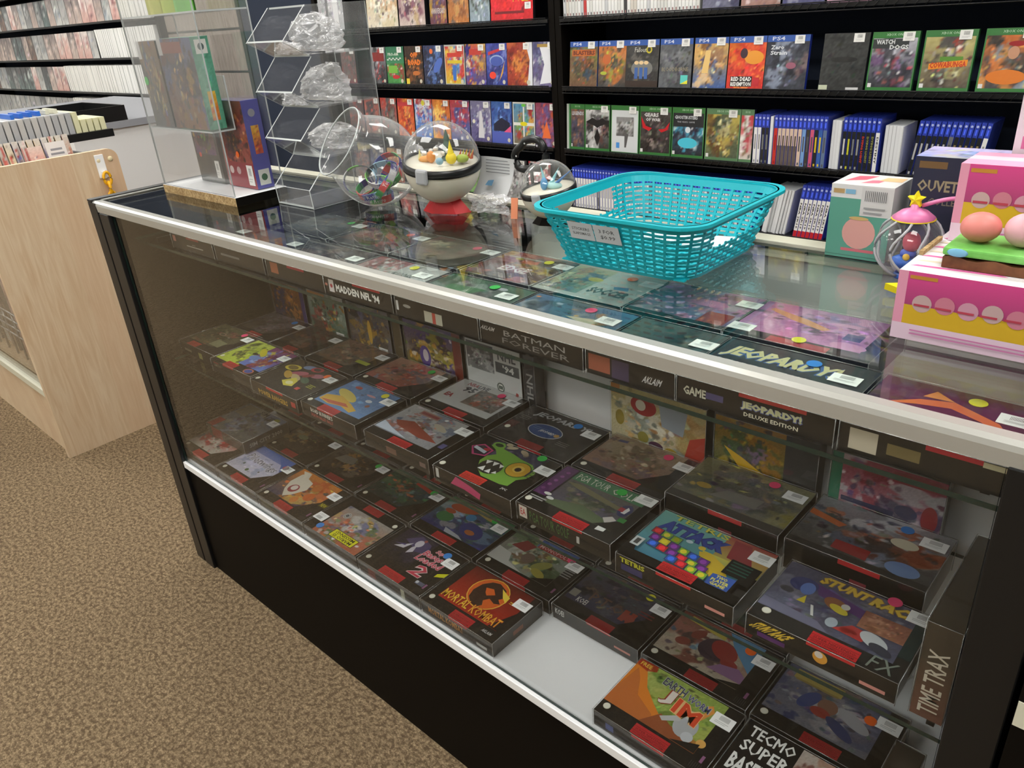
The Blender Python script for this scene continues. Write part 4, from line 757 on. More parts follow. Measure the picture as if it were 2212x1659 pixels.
t = n64('boxed_video_game', 'boxed game with dark cover and purple and yellow fruit art, left on the stand base', .100, .192, zs0, .105, .040, .168, [('s', 205, 40, P2, .05, .35, .9, 1, .0022), ('r', 0, 0, 1, .3, (44, 46, 46)), ('e', .2, .34, .05, (220, 60, 50))], [('r', 0, 0, 1, 1, (60, 50, 20)), ('s', 206, 10, [(40, 36, 36), (110, 40, 40)], 0, 0, 1, 1, .004)], (40, 40, 40)); price_label(t, .078, -.0002, .012, .018, .036, flat=False)
t = n64('boxed_video_game', 'boxed game with red desert cover and tall purple blue spine on the stand base', .222, .192, zs0, .113, .040, .172, [('s', 207, 40, [(150, 60, 50), (110, 60, 50), (180, 120, 70), (80, 60, 90), (60, 40, 40)], 0, .3, 1, 1, .0022), ('r', 0, 0, 1, .3, (150, 50, 60)), ('e', .2, .2, .07, (220, 200, 200)), ('e', .45, .2, .07, (200, 170, 170))],
  [('r', 0, 0, 1, 1, (84, 84, 160)), ('r', .2, .04, .85, .22, (220, 222, 214)), ('e', .52, .13, .18, (60, 100, 70)), ('s', 208, 16, [(200, 80, 50), (220, 170, 50), (130, 50, 60)], .3, .40, .75, .72, .003), ('e', .5, .86, .2, (150, 150, 160))], (84, 84, 160)); price_label(t, .085, -.0002, .008, .022, .040, flat=False); price_dot(t, .062, -.0006, .068, 'orange', .006, flat=False)

t = thing('folded_pouch', 'yellow and green pouches in clear wrap hanging on the top of the acrylic stand', 'pouch', (.09, .170, 1.3140))
mb = MB()
for i, (c, x) in enumerate((((206, 208, 110), .0), ((190, 206, 90), .06), ((120, 190, 90), .12))):
    g = [[(x + .055 * a / 6, .012 * math.sin(a * 1.1 + i), .11 * b / 5 + (.006 * math.sin(a * 2 + i) if b else 0)) for a in range(7)] for b in range(6)]
    vs = [p for r in g for p in r] + [(p[0], p[1] + .004, p[2]) for r in g for p in r]
    fs = [(b * 7 + a, b * 7 + a + 1, b * 7 + a + 8, b * 7 + a + 7) for b in range(5) for a in range(6)]
    fs += [tuple(42 + k for k in f[::-1]) for f in fs]
    mb.mesh(vs, fs, c, 0, True)
mb.build('pouch_body', 'matte', t)

# ---- tiered bag rack
rk = thing('tiered_acrylic_rack', 'four tier clear acrylic bin rack holding plastic bags', 'bin rack', (0, 0, 0))
yf, yr_, yb_ = .187, .240, .375
zl = [ZT + .0005, .999, 1.049, 1.088, 1.138, 1.170, 1.225, 1.253, 1.308]
prof = [(yf + .002, zl[0]), (yf, zl[1]), (yr_, zl[2]), (yf, zl[3]), (yr_, zl[4]), (yf, zl[5]), (yr_, zl[6]), (yf, zl[7]), (yr_ + .004, zl[8]), (yb_, zl[8]), (yb_, zl[0])]
def side_panel(x):
    th = .003; n = len(prof); mb = MB()
    vs = [(x, a, b) for a, b in prof] + [(x + th, a, b) for a, b in prof]
    mb.mesh(vs, [tuple(range(n))[::-1], tuple(range(n, 2 * n))], mi=0)
    mb.mesh(vs, [(i, (i + 1) % n, n + (i + 1) % n, n + i) for i in range(n)], mi=1)
    o = mb.build('side_panel', ['acrylic', 'acrylic_edge'], rk); return o
side_panel(.410); side_panel(.527)
def plate(name, a, b, th=.003):
    """acrylic strip across the rack between profile points a and b"""
    mb = MB(); a = Vector((0, *a)); b = Vector((0, *b)); d = (b - a).normalized(); nn = Vector((0, -d.z, d.y)) * th
    x0, x1 = .4135, .5265
    vs = [(x, *(p.yz)) for x in (x0, x1) for p in (a, b, b + nn, a + nn)]
    mb.mesh(vs, [(0, 1, 5, 4), (2, 3, 7, 6)], mi=0); mb.mesh(vs, [(1, 2, 6, 5), (3, 0, 4, 7)], mi=1)
    return mb.build(name, ['acrylic', 'acrylic_edge'], rk)
for k in (1, 3, 5, 7):
    plate('bin_lip', (yf + .001, zl[k]), (yr_ - .002, zl[k - 1] + .0015) if k > 1 else (yf + .002, zl[0] + .003))
    plate('bin_floor', (yr_ - .002 if k > 1 else yf + .002, (zl[k - 1] if k > 1 else zl[0]) + .0005), (yb_ - .003, (zl[k - 1] if k > 1 else zl[0]) + .0005))
mb = MB(); mb.box(.4135, yb_ - .003, zl[0] + .004, .5265, yb_, zl[8]); mb.build('back_panel', 'acrylic', rk)
mb = MB(); mb.box(.4135, yr_ + .006, zl[8] - .003, .5265, yb_ - .003, zl[8], fm={'f': 1}); mb.build('top_panel', ['acrylic', 'acrylic_edge'], rk)

def crumple(name, label, seed, c, size, cat='plastic bag', mat='bag', group='plastic bags in the acrylic rack', amp=.02):
    rg = random.Random(seed); n = 13
    ph = [rg.uniform(0, 6) for _ in range(8)]
    def f(u, v, k):
        w = sum(math.sin((i + 2) * 2.1 * u + ph[i]) * math.cos((i + 1) * 2.3 * v + ph[(i + 3) % 8]) / (i + 1.5) for i in range(5))
        env = (4 * u * (1 - u)) ** .5 * (4 * v * (1 - v)) ** .5
        x = (u - .5) * size[0] * (1 + .15 * math.sin(5 * v + ph[0])); z = v * size[2] * (1 + .12 * math.sin(6 * u + ph[1]) + .08 * rg.uniform(-1, 1))
        y = k * size[1] * .5 * env + amp * w * .6 + rg.uniform(-.0065, .0065)
        px = c[0] + x
        if group: px = max(.4160, min(.5240, px))
        return (px, c[1] + max(-.055, min(.055, y)), c[2] + max(z, 0))
    mb = MB()
    for k in (-1, 1):
        vs = [f(i / (n - 1), j / (n - 1), k) for j in range(n) for i in range(n)]
        mb.mesh(vs, [(j * n + i, j * n + i + 1, (j + 1) * n + i + 1, (j + 1) * n + i) for j in range(n - 1) for i in range(n - 1)], sm=False)
    o = mb.build(name, mat); return tag(o, label, cat, group)
crumple('plastic_bag', 'large bright crumpled clear bag in the top bin of the rack', 1, (.470, .300, zl[6] + .005), (.100, .085, .058), amp=.012)
crumple('plastic_bag', 'folded clear bag lying behind the bright one in the top bin', 2, (.470, .235, zl[6] + .005), (.07, .02, .02), amp=.004)
crumple('plastic_bag', 'milky bunched bag rising to a peak in the second bin down', 3, (.470, .300, zl[4] + .005), (.100, .085, .060), amp=.012)
crumple('plastic_bag', 'loose bag at the front of the second bin down', 4, (.470, .226, zl[4] + .006), (.07, .008, .018), amp=.004)
crumple('plastic_bag', 'shiny flattened bag in the third bin down', 5, (.470, .300, zl[2] + .005), (.100, .08, .044), amp=.012)

# ---- clear jar of wristbands
jc = Vector((.628, .272, ZT + .0805)); JR = .080
ax = Vector((-.22, -.78, .58)).normalized()
jr = thing('clear_plastic_jar', 'clear tilted plastic jar with a round open mouth holding wristbands', 'jar', (jc.x, jc.y, ZT))
q = Vector((0, 0, 1)).rotation_difference(ax).to_matrix().to_4x4()
mj = Matrix.Translation(Vector((0, 0, JR + .0005))) @ q
prof_o = [(.001, -JR)] + [(JR * math.sin(t), -JR * math.cos(t)) for t in [math.pi * k / 20 for k in range(1, 14)]] + [(.062, .055), (.060, .064), (.0635, .068), (.064, .076), (.061, .077)]
prof_i = [(max(r - .0018, .0005), z * .978 if z < .05 else z) for r, z in prof_o][::-1]
mb = MB(); mb.lathe(prof_o, 40, mj); mb.build('jar_wall', 'jar', jr)
mb = MB(); mb.tube([mj @ Vector((.0635 * math.cos(t), .0635 * math.sin(t), .077)) for t in [2 * math.pi * k / 40 for k in range(40)]], .0014, 6, closed=True); mb.build('mouth_rim', 'acrylic_edge', jr)
bandcols = [(60, 150, 80), (196, 60, 60), (60, 70, 150), (150, 190, 210), (70, 80, 90), (120, 190, 90), (200, 200, 205), (50, 40, 110)]
rg = random.Random(4)
def band(k, c, r, tilt, az, label):
    t = thing('silicone_wristband', label, 'wristband', c, group='printed wristbands in the clear jar')
    rot = Euler((tilt, 0, az)).to_matrix()
    mb = MB(); n = 40; hh = .0062
    base = [Vector((r * math.cos(a), r * .86 * math.sin(a), 0)) for a in [2 * math.pi * i / n for i in range(n)]]
    off = rg.randint(0, 8)
    for i in range(n):
        a, b = base[i], base[(i + 1) % n]; up = Vector((0, 0, hh)); s = .955
        c0 = bandcols[(i // 5 + off) % 8]; c1 = bandcols[((i + 1) // 5 + off) % 8]
        cols = [lin(c0), lin(c1), lin(c1), lin(c0)]
        for quad in ((a - up, b - up, b + up, a + up), (b * s - up, a * s - up, a * s + up, b * s + up)): mb.face([rot @ p for p in quad], c0, cols=cols, sm=True)
        mb.face([rot @ p for p in (a + up, b + up, b * s + up, a * s + up)], c0); mb.face([rot @ p for p in (b - up, a - up, a * s - up, b * s - up)], c0)
    vv, ff = text_mesh('Your Local Retro', .0)
    for a0 in (3.3, .3):
        out = []
        for x, y in vv:
            an = a0 + 2.4 * x; out.append(rot @ Vector((r * 1.012 * math.cos(an), r * .86 * 1.012 * math.sin(an), (y - .5) * .0075)))
        mb.mesh(out, ff, (226, 228, 226))
    mb.build('band_loop', 'carton', t)
for k, (dx, dy, dz, r, ti, az, lb) in enumerate([(-.034, -.022, .042, .031, 1.25, .75, 'multicoloured wristband standing upright at the left wall of the jar'), (.008, -.022, .032, .034, .45, .1, 'multicoloured wristband lying flat in front at the jar bottom'), (.008, .01, .050, .034, .62, .5, 'multicoloured wristband tilted across the middle of the jar'),
        (.034, .0, .050, .030, 1.0, -.5, 'multicoloured wristband leaning at the right wall of the jar'), (.002, .03, .062, .030, .8, .2, 'multicoloured wristband leaning at the back of the jar'), (-.002, -.004, .012, .030, .12, .3, 'multicoloured wristband flat at the very bottom of the jar'), (.036, -.012, .034, .028, .9, -.9, 'multicoloured wristband wedged between the right wall and the front band')]):
    band(k, (jc.x + dx * .85, jc.y + dy * .85, ZT + dz + .006), r, ti, az, lb)
cb = crumple('clear_pouch', 'clear bag of small pouches leaning behind the jar', 9, (.655, .385, ZT + .001), (.07, .03, .085), 'pouch', group='')
if 'group' in cb: del cb['group']

# ---- ball globes
def globe(label, c, r, stand_m, contents, rotz, tiltx=0.0, standh=.018, cover='offwhite', sw=1.0):
    t = thing('ball_shaped_display_globe', label, 'display globe', (c[0], c[1], ZT), (0, 0, rotz))
    zc = c[2] - ZT
    m4 = Matrix.Translation((0, 0, zc)) @ Matrix.Rotation(tiltx, 4, 'Y') @ Matrix.Rotation(.10, 4, 'X')
    b = MB(); b.lathe([(.0008, -r)] + [(r * math.sin(a), -r * math.cos(a)) for a in [math.pi / 2 * k / 14 for k in range(1, 14)]] + [(r * .995, -.04 * r)], 40, m4); b.build('lower_bowl', cover, t)
    b = MB(); b.lathe([(r * .99, -.09 * r), (r * 1.02, -.09 * r), (r * 1.025, 0), (r * 1.02, .11 * r), (r * .96, .11 * r), (r * .96, .0)], 40, m4); b.build('belt_ring', 'blackp', t)
    b = MB(); b.lathe([(.0005, .05 * r), (r * .955, .05 * r), (r * .955, .03 * r)], 40, m4); b.build('inner_floor', cover, t)
    b = MB(); b.lathe([(r * .985 * math.cos(a), r * .985 * math.sin(a) + .07 * r) for a in [math.pi / 2 * k / 14 for k in range(0, 14)]] + [(.0008, r * .985 + .07 * r)], 40, m4); b.build('clear_dome', 'dome', t)
    b = MB(); b.box(-.17 * r, -1.10 * r, -.24 * r, .17 * r, -.97 * r, .16 * r)      # plain latch tab on the belt
    o = b.build('latch_tab', 'greyp', t, bevel=.07 * r); o.matrix_local = m4
    # stand: hexagonal foot with hollow top
    b = MB(); n = 6; z1 = zc - r * .90; rr = r * sw
    lo = [(rr * .72 * math.cos(a), rr * .34 * math.sin(a), .0) for a in [math.pi / 3 * k + .1 for k in range(n)]]
    hi = [(rr * .42 * math.cos(a), rr * .24 * math.sin(a), z1) for a in [math.pi / 3 * k + .1 for k in range(n)]]
    b.mesh(lo + hi, [(i, (i + 1) % n, n + (i + 1) % n, n + i) for i in range(n)] + [tuple(range(n))[::-1], tuple(range(n, 2 * n))]); b.build('foot', stand_m, t)
    return t, m4, zc, r
def blob(mb, c, rx, ry, rz, col, n=10):
    vs = []; fs = []
    for j in range(n + 1):
        ph = math.pi * j / n
        for i in range(n):
            th = 2 * math.pi * i / n; vs.append((c[0] + rx * math.sin(ph) * math.cos(th), c[1] + ry * math.sin(ph) * math.sin(th), c[2] + rz * math.cos(ph)))
    for j in range(n):
        for i in range(n): fs.append((j * n + i, (j + 1) * n + i, (j + 1) * n + (i + 1) % n, j * n + (i + 1) % n))
    mb.mesh(vs, fs, col, 0, True)
def cone(mb, c, r, h, col, n=10, dx=0, dy=0):
    vs = [(c[0] + r * math.cos(2 * math.pi * i / n), c[1] + r * math.sin(2 * math.pi * i / n), c[2]) for i in range(n)] + [(c[0] + dx, c[1] + dy, c[2] + h)]
    mb.mesh(vs, [(i, (i + 1) % n, n) for i in range(n)] + [tuple(range(n))[::-1]], col)
t, m4, zc, r = globe('large round display globe with clear dome, black belt and red hexagonal foot', (.776, .300, 1.0465), .0665, 'red', None, .30, .10)
mb = MB(); z = zc + r * .05          # little garden scene: plain trees and stones
for (x, y, a, h, c) in ((.004, .016, .012, .05, (54, 84, 70)), (-.004, .03, .010, .04, (70, 96, 84))):
    for k in range(4): cone(mb, (x, y, z + h * .22 * k), a * (1.2 - .24 * k), h * .42, c)
blob(mb, (.026, -.012, z + .008), .010, .008, .010, (236, 210, 30)); cone(mb, (.026, -.012, z + .014), .006, .024, (240, 216, 36)); blob(mb, (.042, -.002, z + .006), .012, .009, .007, (150, 170, 50))
blob(mb, (-.026, -.008, z + .005), .014, .010, .006, (214, 150, 70)); blob(mb, (-.012, -.014, z + .010), .008, .007, .010, (220, 140, 60)); cone(mb, (-.04, -.004, z), .005, .022, (216, 214, 150)); blob(mb, (.010, -.024, z + .005), .007, .006, .006, (130, 170, 190))
for k in range(5): blob(mb, (-.036 + .012 * k, .004 + .004 * (k % 2), z + .012 + .004 * (k % 3)), .005, .004, .004, (216, 214, 206))
for k in range(7): cone(mb, (.03 + .004 * k, .008 + .003 * (k % 3), z + .004), .003, .016, ((190, 80, 30), (200, 190, 50))[k % 2], dx=.006)
mb.build('garden_scene', 'carton', t)
t, m4, zc, r = globe('smaller round display globe with clear dome and black foot, behind the turquoise basket', (.998, .318, 1.0185), .0440, 'black', None, .25, -.10)
mb = MB(); z = zc + r * .05
blob(mb, (-.004, -.006, z + .008), .006, .006, .010, (90, 150, 196)); blob(mb, (.010, 0, z + .005), .014, .009, .006, (170, 216, 214)); 
for dx, c in ((-.006, (140, 200, 206)), (.014, (150, 206, 210)), (.03, (70, 120, 180))): cone(mb, (-.002 + dx * .6, .0, z + .010), .004, .024, c, dx=dx)
mb.build('crystal_ornament', 'carton', t)
def ring_path(rx, rz, n=28): return [(rx * math.copysign(abs(math.cos(a)) ** .8, math.cos(a)), 0, rz * math.copysign(abs(math.sin(a)) ** .8, math.sin(a))) for a in [2 * math.pi * k / n for k in range(n)]]
t = thing('carabiner_clip', 'black carabiner hook standing behind the smaller display globe', 'carabiner', (.915, .372, ZT + .092))
mb = MB(); mb.tube([(p[0], 0, p[2] * (1 + .25 * (p[0] > 0))) for p in ring_path(.032, .020)], .0066, 8, closed=True); mb.build('hook', 'blackp', t, rot=(0, -.35, .1))
mb = MB(); mb.tube([(0, 0, -.012), (.004, .0, -.06), (.008, 0, -.0915)], .003, 6); mb.build('strap', 'blackp', t)
mb = MB()
for a in (.3, 1.4, 2.6): blob(mb, (.026 * math.cos(a), -.005, .021 * math.sin(a)), .0016, .0012, .0016, (210, 210, 210), 6)
mb.build('rivet', 'matte', t, rot=(0, -.5, .1))
# leaflet in clear packet
t = thing('printed_leaflet', 'white printed leaflet with small blue drawing curling over a clear packet', 'leaflet', (.795, .352, ZT))
mb = MB(); n = 10
pr = [(0, -.004, .022), (0, .004, .034), (0, .010, .046), (0, .013, .058), (0, .014, .068), (0, .014, .078), (0, .012, .086)]
vs = []; 
for k, p in enumerate(pr):
    for i in range(n): vs.append((.012 * (k / 6) + .082 * i / (n - 1), p[1] + .003 * math.sin(i * .5), p[2]))
fs = [(k * n + i, k * n + i + 1, (k + 1) * n + i + 1, (k + 1) * n + i) for k in range(6) for i in range(n - 1)]
mb.mesh(vs, fs, (214, 216, 218), 0, True); mb.mesh([(a, b + .0006, c) for a, b, c in vs], [f[::-1] for f in fs], (214, 216, 218), 0, True)
for k in range(5): mb.face([(.024, .0105 + .0004 * k, .060 + .005 * k), (.080, .0125 + .0004 * k - .002, .060 + .005 * k), (.080, .0125 + .0004 * k - .002, .0613 + .005 * k), (.024, .0105 + .0004 * k, .0613 + .005 * k)], (120, 122, 126))
mb.face([(.03, -.001, .040), (.046, -.001, .040), (.050, .002, .050), (.036, .002, .048)], (110, 160, 200))
mb.build('paper_sheet', 'matte', t)
crumple('clear_packet', 'clear packet with an orange edged card beneath the printed leaflet', 12, (.855, .325, ZT + .001), (.09, .03, .03), 'packet', group='')
t = thing('orange_card', 'small orange card standing beside the smaller globe foot', 'card', (.918, .312, ZT)); mb = MB(); mb.box(0, 0, 0, .012, .0015, .034); mb.build('card_sheet', 'orange', t, rot=(-.2, 0, .3), loc=(0, 0, .0004))

# ---- turquoise basket
bk = thing('turquoise_plastic_basket', 'turquoise woven plastic basket with cut-out handles on the counter top', 'basket', (0, 0, 0))
b0 = [(1.137, .160), (1.345, .165), (1.335, .385), (1.140, .385)]   # bottom corners
zb0, zb1 = ZT + .001, 1.042
cx, cy = 1.230, .272
def ringpt(s, f, grow=0.0):
    """rounded-rectangle ring point: s in 0..1 around, f in 0..1 from bottom to rim"""
    hw = .101 + .025 * f + grow; hd = .094 + .028 * f + grow; rad = .036 + .004 * f
    L = [2 * (hw - rad), math.pi / 2 * rad, 2 * (hd - rad), math.pi / 2 * rad] * 2
    d = s % 1.0 * sum(L[:4]) * 1.0 * 1
    tot = L[0] * 2 + L[1] * 4 + L[2] * 2; d = (s % 1.0) * tot
    segs = [('f', L[0]), ('a', L[1]), ('r', L[2]), ('a', L[1]), ('k', L[0]), ('a', L[1]), ('l', L[2]), ('a', L[1])]
    x, y = -(hw - rad), -hd; ang = 0.0
    for i, (k, ln) in enumerate(segs):
        if d <= ln or i == 7:
            if k != 'a': x += math.cos(ang) * d; y += math.sin(ang) * d
            else:
                a = d / rad; ccx = x - math.sin(ang) * rad * 1; ccy = y + math.cos(ang) * rad
                x = ccx + math.sin(ang + a) * rad; y = ccy - math.cos(ang + a) * rad
            break
        d -= ln
        if k != 'a': x += math.cos(ang) * ln; y += math.sin(ang) * ln
        else:
            ccx = x - math.sin(ang) * rad; ccy = y + math.cos(ang) * rad; ang += math.pi / 2
            x = ccx + math.sin(ang) * rad; y = ccy - math.cos(ang) * rad
    return cx + x, cy + y, zb0 + (zb1 - zb0) * f
NS = 54
th = .0018
# horizontal strips with wavy weave, upright ribs, rim, handles
mb = MB()
def strip_band(mb, f0, f1, wav=0.0, ph=0, n=168, hole=None):
    ids = []
    for i in range(n):
        s = i / n; w = wav * math.sin(2 * math.pi * s * NS / 2 + ph)
        x0, y0, z0_ = ringpt(s, f0, w); x1, y1, z1_ = ringpt(s, f1, w); xi, yi, _ = ringpt(s, f0, w - th); xj, yj, _ = ringpt(s, f1, w - th)
        ids.append([(x0, y0, z0_), (x1, y1, z1_), (xj, yj, z1_), (xi, yi, z0_)])
    for i in range(n):
        if hole and hole((i + .5) / n): continue
        a, b = ids[i], ids[(i + 1) % n]
        for k in range(4): mb.face([a[k], b[k], b[(k + 1) % 4], a[(k + 1) % 4]], sm=False)
        if hole and hole((i + 1.5) / n): mb.face([b[0], b[1], b[2], b[3]])
        if hole and hole((i - .5) / n): mb.face([a[3], a[2], a[1], a[0]])
hfun = lambda s: min(abs((s - .345 + .5) % 1 - .5), abs((s - .845 + .5) % 1 - .5)) < .070
for k in range(10):
    f = .085 + .076 * k
    strip_band(mb, f, f + .044, .0014, math.pi * (k % 2), hole=(hfun if k >= 5 else None))
strip_band(mb, .0, .058, 0); strip_band(mb, .845, 1.0, 0)
for i in range(NS):
    s = i / NS; s2 = (i + .24) / NS
    if hfun(s) : f1 = .46
    else: f1 = .86
    pts = []
    for f in (.02, f1):
        for ss in (s, s2):
            for g in (-.0002, -.0022): pts.append(ringpt(ss, f, g))
    P = pts; mb.mesh(P, [(0, 2, 6, 4), (3, 1, 5, 7), (0, 4, 5, 1), (2, 3, 7, 6)])
mb.build('woven_wall', 'teal', bk)
mb = MB(); ringp = [ringpt(i / 120, 1.0, .001) for i in range(120)]
out = [ringpt(i / 120, 1.0, .0055) for i in range(120)]; inn = [ringpt(i / 120, 1.0, -.003) for i in range(120)]
for i in range(120):
    j = (i + 1) % 120; z = zb1
    A = [(inn[i][0], inn[i][1], z), (out[i][0], out[i][1], z), (out[i][0], out[i][1], z - .004), (inn[i][0], inn[i][1], z - .003)]
    Bq = [(inn[j][0], inn[j][1], z), (out[j][0], out[j][1], z), (out[j][0], out[j][1], z - .004), (inn[j][0], inn[j][1], z - .003)]
    for k in range(4): mb.face([A[(k + 1) % 4], A[k], Bq[k], Bq[(k + 1) % 4]])
mb.build('rim', 'teal', bk, weld=True)
mb = MB()
for i in range(19):
    y = cy - .088 + .176 * i / 18; mb.box(cx - .096, y - .0028, zb0, cx + .096, y + .0028, zb0 + .0018)
for i in range(19):
    x = cx - .092 + .184 * i / 18; mb.box(x - .0022, cy - .086, zb0 + .0004, x + .0022, cy + .086, zb0 + .0022)
mb.build('basket_floor', 'teal', bk)
mb = MB()
fx, fy, fz = ringpt(.105, .62, .004); gx, gy, gz = ringpt(.105, .95, .004)
def paper_tag(x0, x1, ops, nm):
    mb = MB(); za_, zb_ = ZT + (.042 - 0) * 1.0, ZT + .066
    ya = ringpt(.12, .54, .0035)[1]; yb2 = ringpt(.12, .86, .0035)[1]
    O = Vector((x0, ya, za_)); U = Vector((x1 - x0, 0, 0)); V = Vector((0, yb2 - ya, zb_ - za_)); Nn = U.cross(V).normalized()
    mb.face([O, O + U, O + U + V, O + V], (214, 218, 222)); mb.face([O - Nn * .0004, O + V - Nn * .0004, O + U + V - Nn * .0004, O + U - Nn * .0004], (214, 218, 222))
    ink(mb, O, U, V, ops); return mb.build(nm, 'matte', bk)
paper_tag(1.170, 1.209, [T('STICKERS', .14, .55, .86, .72, (90, 92, 96)), T('SLAPS/MAGS', .14, .28, .86, .44, (90, 92, 96))], 'paper_tag')
paper_tag(1.2105, 1.250, [T('3 FOR', .2, .56, .8, .78, (80, 82, 88)), T('$0.99', .22, .2, .8, .44, (80, 82, 88))], 'paper_tag')
t = thing('sticker_pack', 'white card lying inside the turquoise basket', 'sticker pack', (1.25, .30, zb0 + .0025), (0, 0, .3)); mb = MB(); mb.box(0, 0, 0, .07, .05, .004); mb.build('card_pack', 'whitelam', t)
t = thing('sticker_pack', 'second pale card in the basket by its rear corner', 'sticker pack', (1.17, .315, zb0 + .0025), (0, 0, -.2)); mb = MB(); mb.box(0, 0, 0, .06, .045, .003); mb.build('card_pack', 'white', t)

# ---- boxes and toys at the right end of the counter
def carton_box(name, label, cat, x0, y0, z0_, x1, y1, z1, col, front=(), top=(), left=(), group=None, parts=()):
    t = thing(name, label, cat, (x0, y0, z0_), group=group); mb = MB(); w, d, h = x1 - x0, y1 - y0, z1 - z0_
    mb.box(0, 0, 0, w, d, h, col)
    if front: ink(mb, (0, 0, 0), (w, 0, 0), (0, 0, h), list(front))
    if top: ink(mb, (0, 0, h), (w, 0, 0), (0, d, 0), list(top))
    if left: ink(mb, (0, d, 0), (0, -d, 0), (0, 0, h), list(left))
    o = mb.build('carton', 'carton', t); return t
ZT2 = ZT + .0006
t = carton_box('toy_box', 'small green and white box with pastel round toy picture beside the turquoise basket', 'toy box', 1.4215, .368, ZT2, 1.4965, .432, ZT2 + .092, (216, 216, 214),
    front=[('r', .0, 0, 1, .82, (90, 156, 136)), ('r', .0, .03, 1, .04, (60, 110, 96)), ('e', .52, .36, .27, (214, 160, 150), .27), ('r', .26, .1, .8, .14, (206, 110, 120)), ('r', .5, .6, 1, .98, (206, 206, 204)), ('r', .04, .88, .22, .94, (180, 150, 100)), ('r', .24, .88, .4, .94, (130, 180, 210)), ('e', .5, .56, .16, (200, 170, 110), .03)] + [('r', .56 + .03 * i, .8, .57 + .03 * i, .94, (90, 90, 90)) for i in range(12)] + [('r', .56, .7, .9, .72, (150, 150, 150)), ('r', .56, .64, .86, .66, (150, 150, 150))],
    top=[('p', [(.1, .3), (.2, .8), (.5, .9), (.4, .5)], (226, 100, 120)), ('p', [(.4, .2), (.5, .5), (.7, .6), (.66, .3)], (226, 120, 140)), ('p', [(.6, .5), (.96, .5), (.96, .84), (.66, .8)], (236, 190, 140))])
carton_box('toy_box', 'dark navy toy box with metallic title behind the clear globe ornament', 'toy box', 1.512, .376, ZT2, 1.612, .440, 1.094, (34, 38, 60),
    front=[T('OUVETIQUE', .06, .68, .80, .80, (150, 140, 110), b=.03), T('COLLECTION', .2, .58, .8, .64, (120, 112, 96)), ('r', .05, .9, .35, .96, (110, 84, 50)), ('r', .5, .3, .9, .34, (110, 120, 150)), ('r', .6, .2, .92, .23, (110, 120, 150))],
    top=[('s', 301, 20, [(150, 160, 210), (190, 180, 220), (130, 150, 200), (200, 200, 170)], 0, 0, 1, 1, .004)])
PB = [('g', .04, .52, 1, 1, (160, 60, 110), (214, 70, 140)), ('r', 0, 0, .05, 1, (222, 150, 176)), ('r', .05, .24, 1, .52, (206, 168, 36)), ('r', 0, .0, 1, .24, (222, 196, 214)), ('r', .06, .9, .2, .95, (190, 130, 50))] + \
     [('e', .14 + .115 * i, .56 + .02 * (i % 2), .05, ((190, 160, 160), (196, 120, 140), (200, 146, 166))[i % 3], .05) for i in range(8)] + [('r', .1 + .11 * i, .52, .18 + .11 * i, .55, (180, 60, 80)) for i in range(8)] + [('r', .1, .1 + .05 * k, .9 - .2 * k, .12 + .05 * k, (200, 120, 170)) for k in range(2)]
carton_box('toy_box', 'wide magenta toy box with yellow band lying nearest on the counter right end', 'toy box', 1.579, .148, ZT2, 1.752, .318, 1.0330, (224, 120, 176), front=PB,
    top=[('r', 0, 0, 1, 1, (236, 232, 234))] + [('p', [(.02 + .0, .1 + .1 * k), (.5, .12 + .1 * k), (.46, .15 + .1 * k), (.05, .13 + .1 * k)], ((226, 110, 170), (226, 214, 190))[k % 2]) for k in range(8)], left=[('r', 0, 0, 1, 1, (216, 190, 200))])
carton_box('toy_box', 'second magenta toy box with yellow band stacked on the nearest one', 'toy box', 1.588, .262, 1.0336, 1.752, .325, 1.112, (220, 90, 150), front=PB, top=[('r', 0, 0, 1, 1, (236, 170, 200)), ('r', 0, .4, 1, .7, (238, 210, 224))], left=[('r', 0, 0, 1, 1, (206, 150, 180))])
carton_box('toy_box', 'tall white toy box with pink lettering at the back right of the counter', 'toy box', 1.616, .332, ZT2, 1.752, .408, 1.172, (216, 206, 214), front=[T('PUWPU', .05, .82, .9, .90, (206, 100, 150), b=.06), ('r', .05, .73, .8, .79, (206, 110, 156)), ('r', .08, .94, .3, .97, (190, 140, 70)), ('e', .7, .64, .3, (206, 70, 130), .05)])
t = thing('grass_block_ornament', 'toy block of green grass over brown earth on the magenta box', 'ornament', (1.608, .172, 1.0336))
mb = MB(); n = 14
def wav(i): return .0100 + .0016 * math.sin(i * 1.3)
pts = [(.10 * i / n, wav(i)) for i in range(n + 1)]
vs = [(x, 0, 0) for x, _ in pts] + [(x, 0, z) for x, z in pts] + [(x, .06, 0) for x, _ in pts] + [(x, .06, z) for x, z in pts]
m_ = n + 1
fs = [(i, i + 1, m_ + i + 1, m_ + i) for i in range(n)] + [(3 * m_ + i, 3 * m_ + i + 1, 2 * m_ + i + 1, 2 * m_ + i) for i in range(n)] + [(m_ + i, m_ + i + 1, 3 * m_ + i + 1, 3 * m_ + i) for i in range(n)] + [(0, m_, 3 * m_, 2 * m_), (n, 2 * m_ + n, 3 * m_ + n, m_ + n), tuple(range(m_))[::-1] + tuple(2 * m_ + i for i in range(m_))]
mb.mesh(vs, fs); mb.build('earth_layer', 'soil', t)
mb = MB(); mb.box(-.001, -.001, .0118, .101, .061, .0195); mb.build('grass_layer', 'grass', t, bevel=.002)
mb = MB(); blob(mb, (.012, -.001, .0155), .009, .0012, .004, (120, 180, 214)); mb.build('blue_spot', 'matte', t); mb = MB(); blob(mb, (.085, -.002, .012), .008, .004, .006, (226, 206, 40)); mb.build('yellow_spot', 'matte', t)
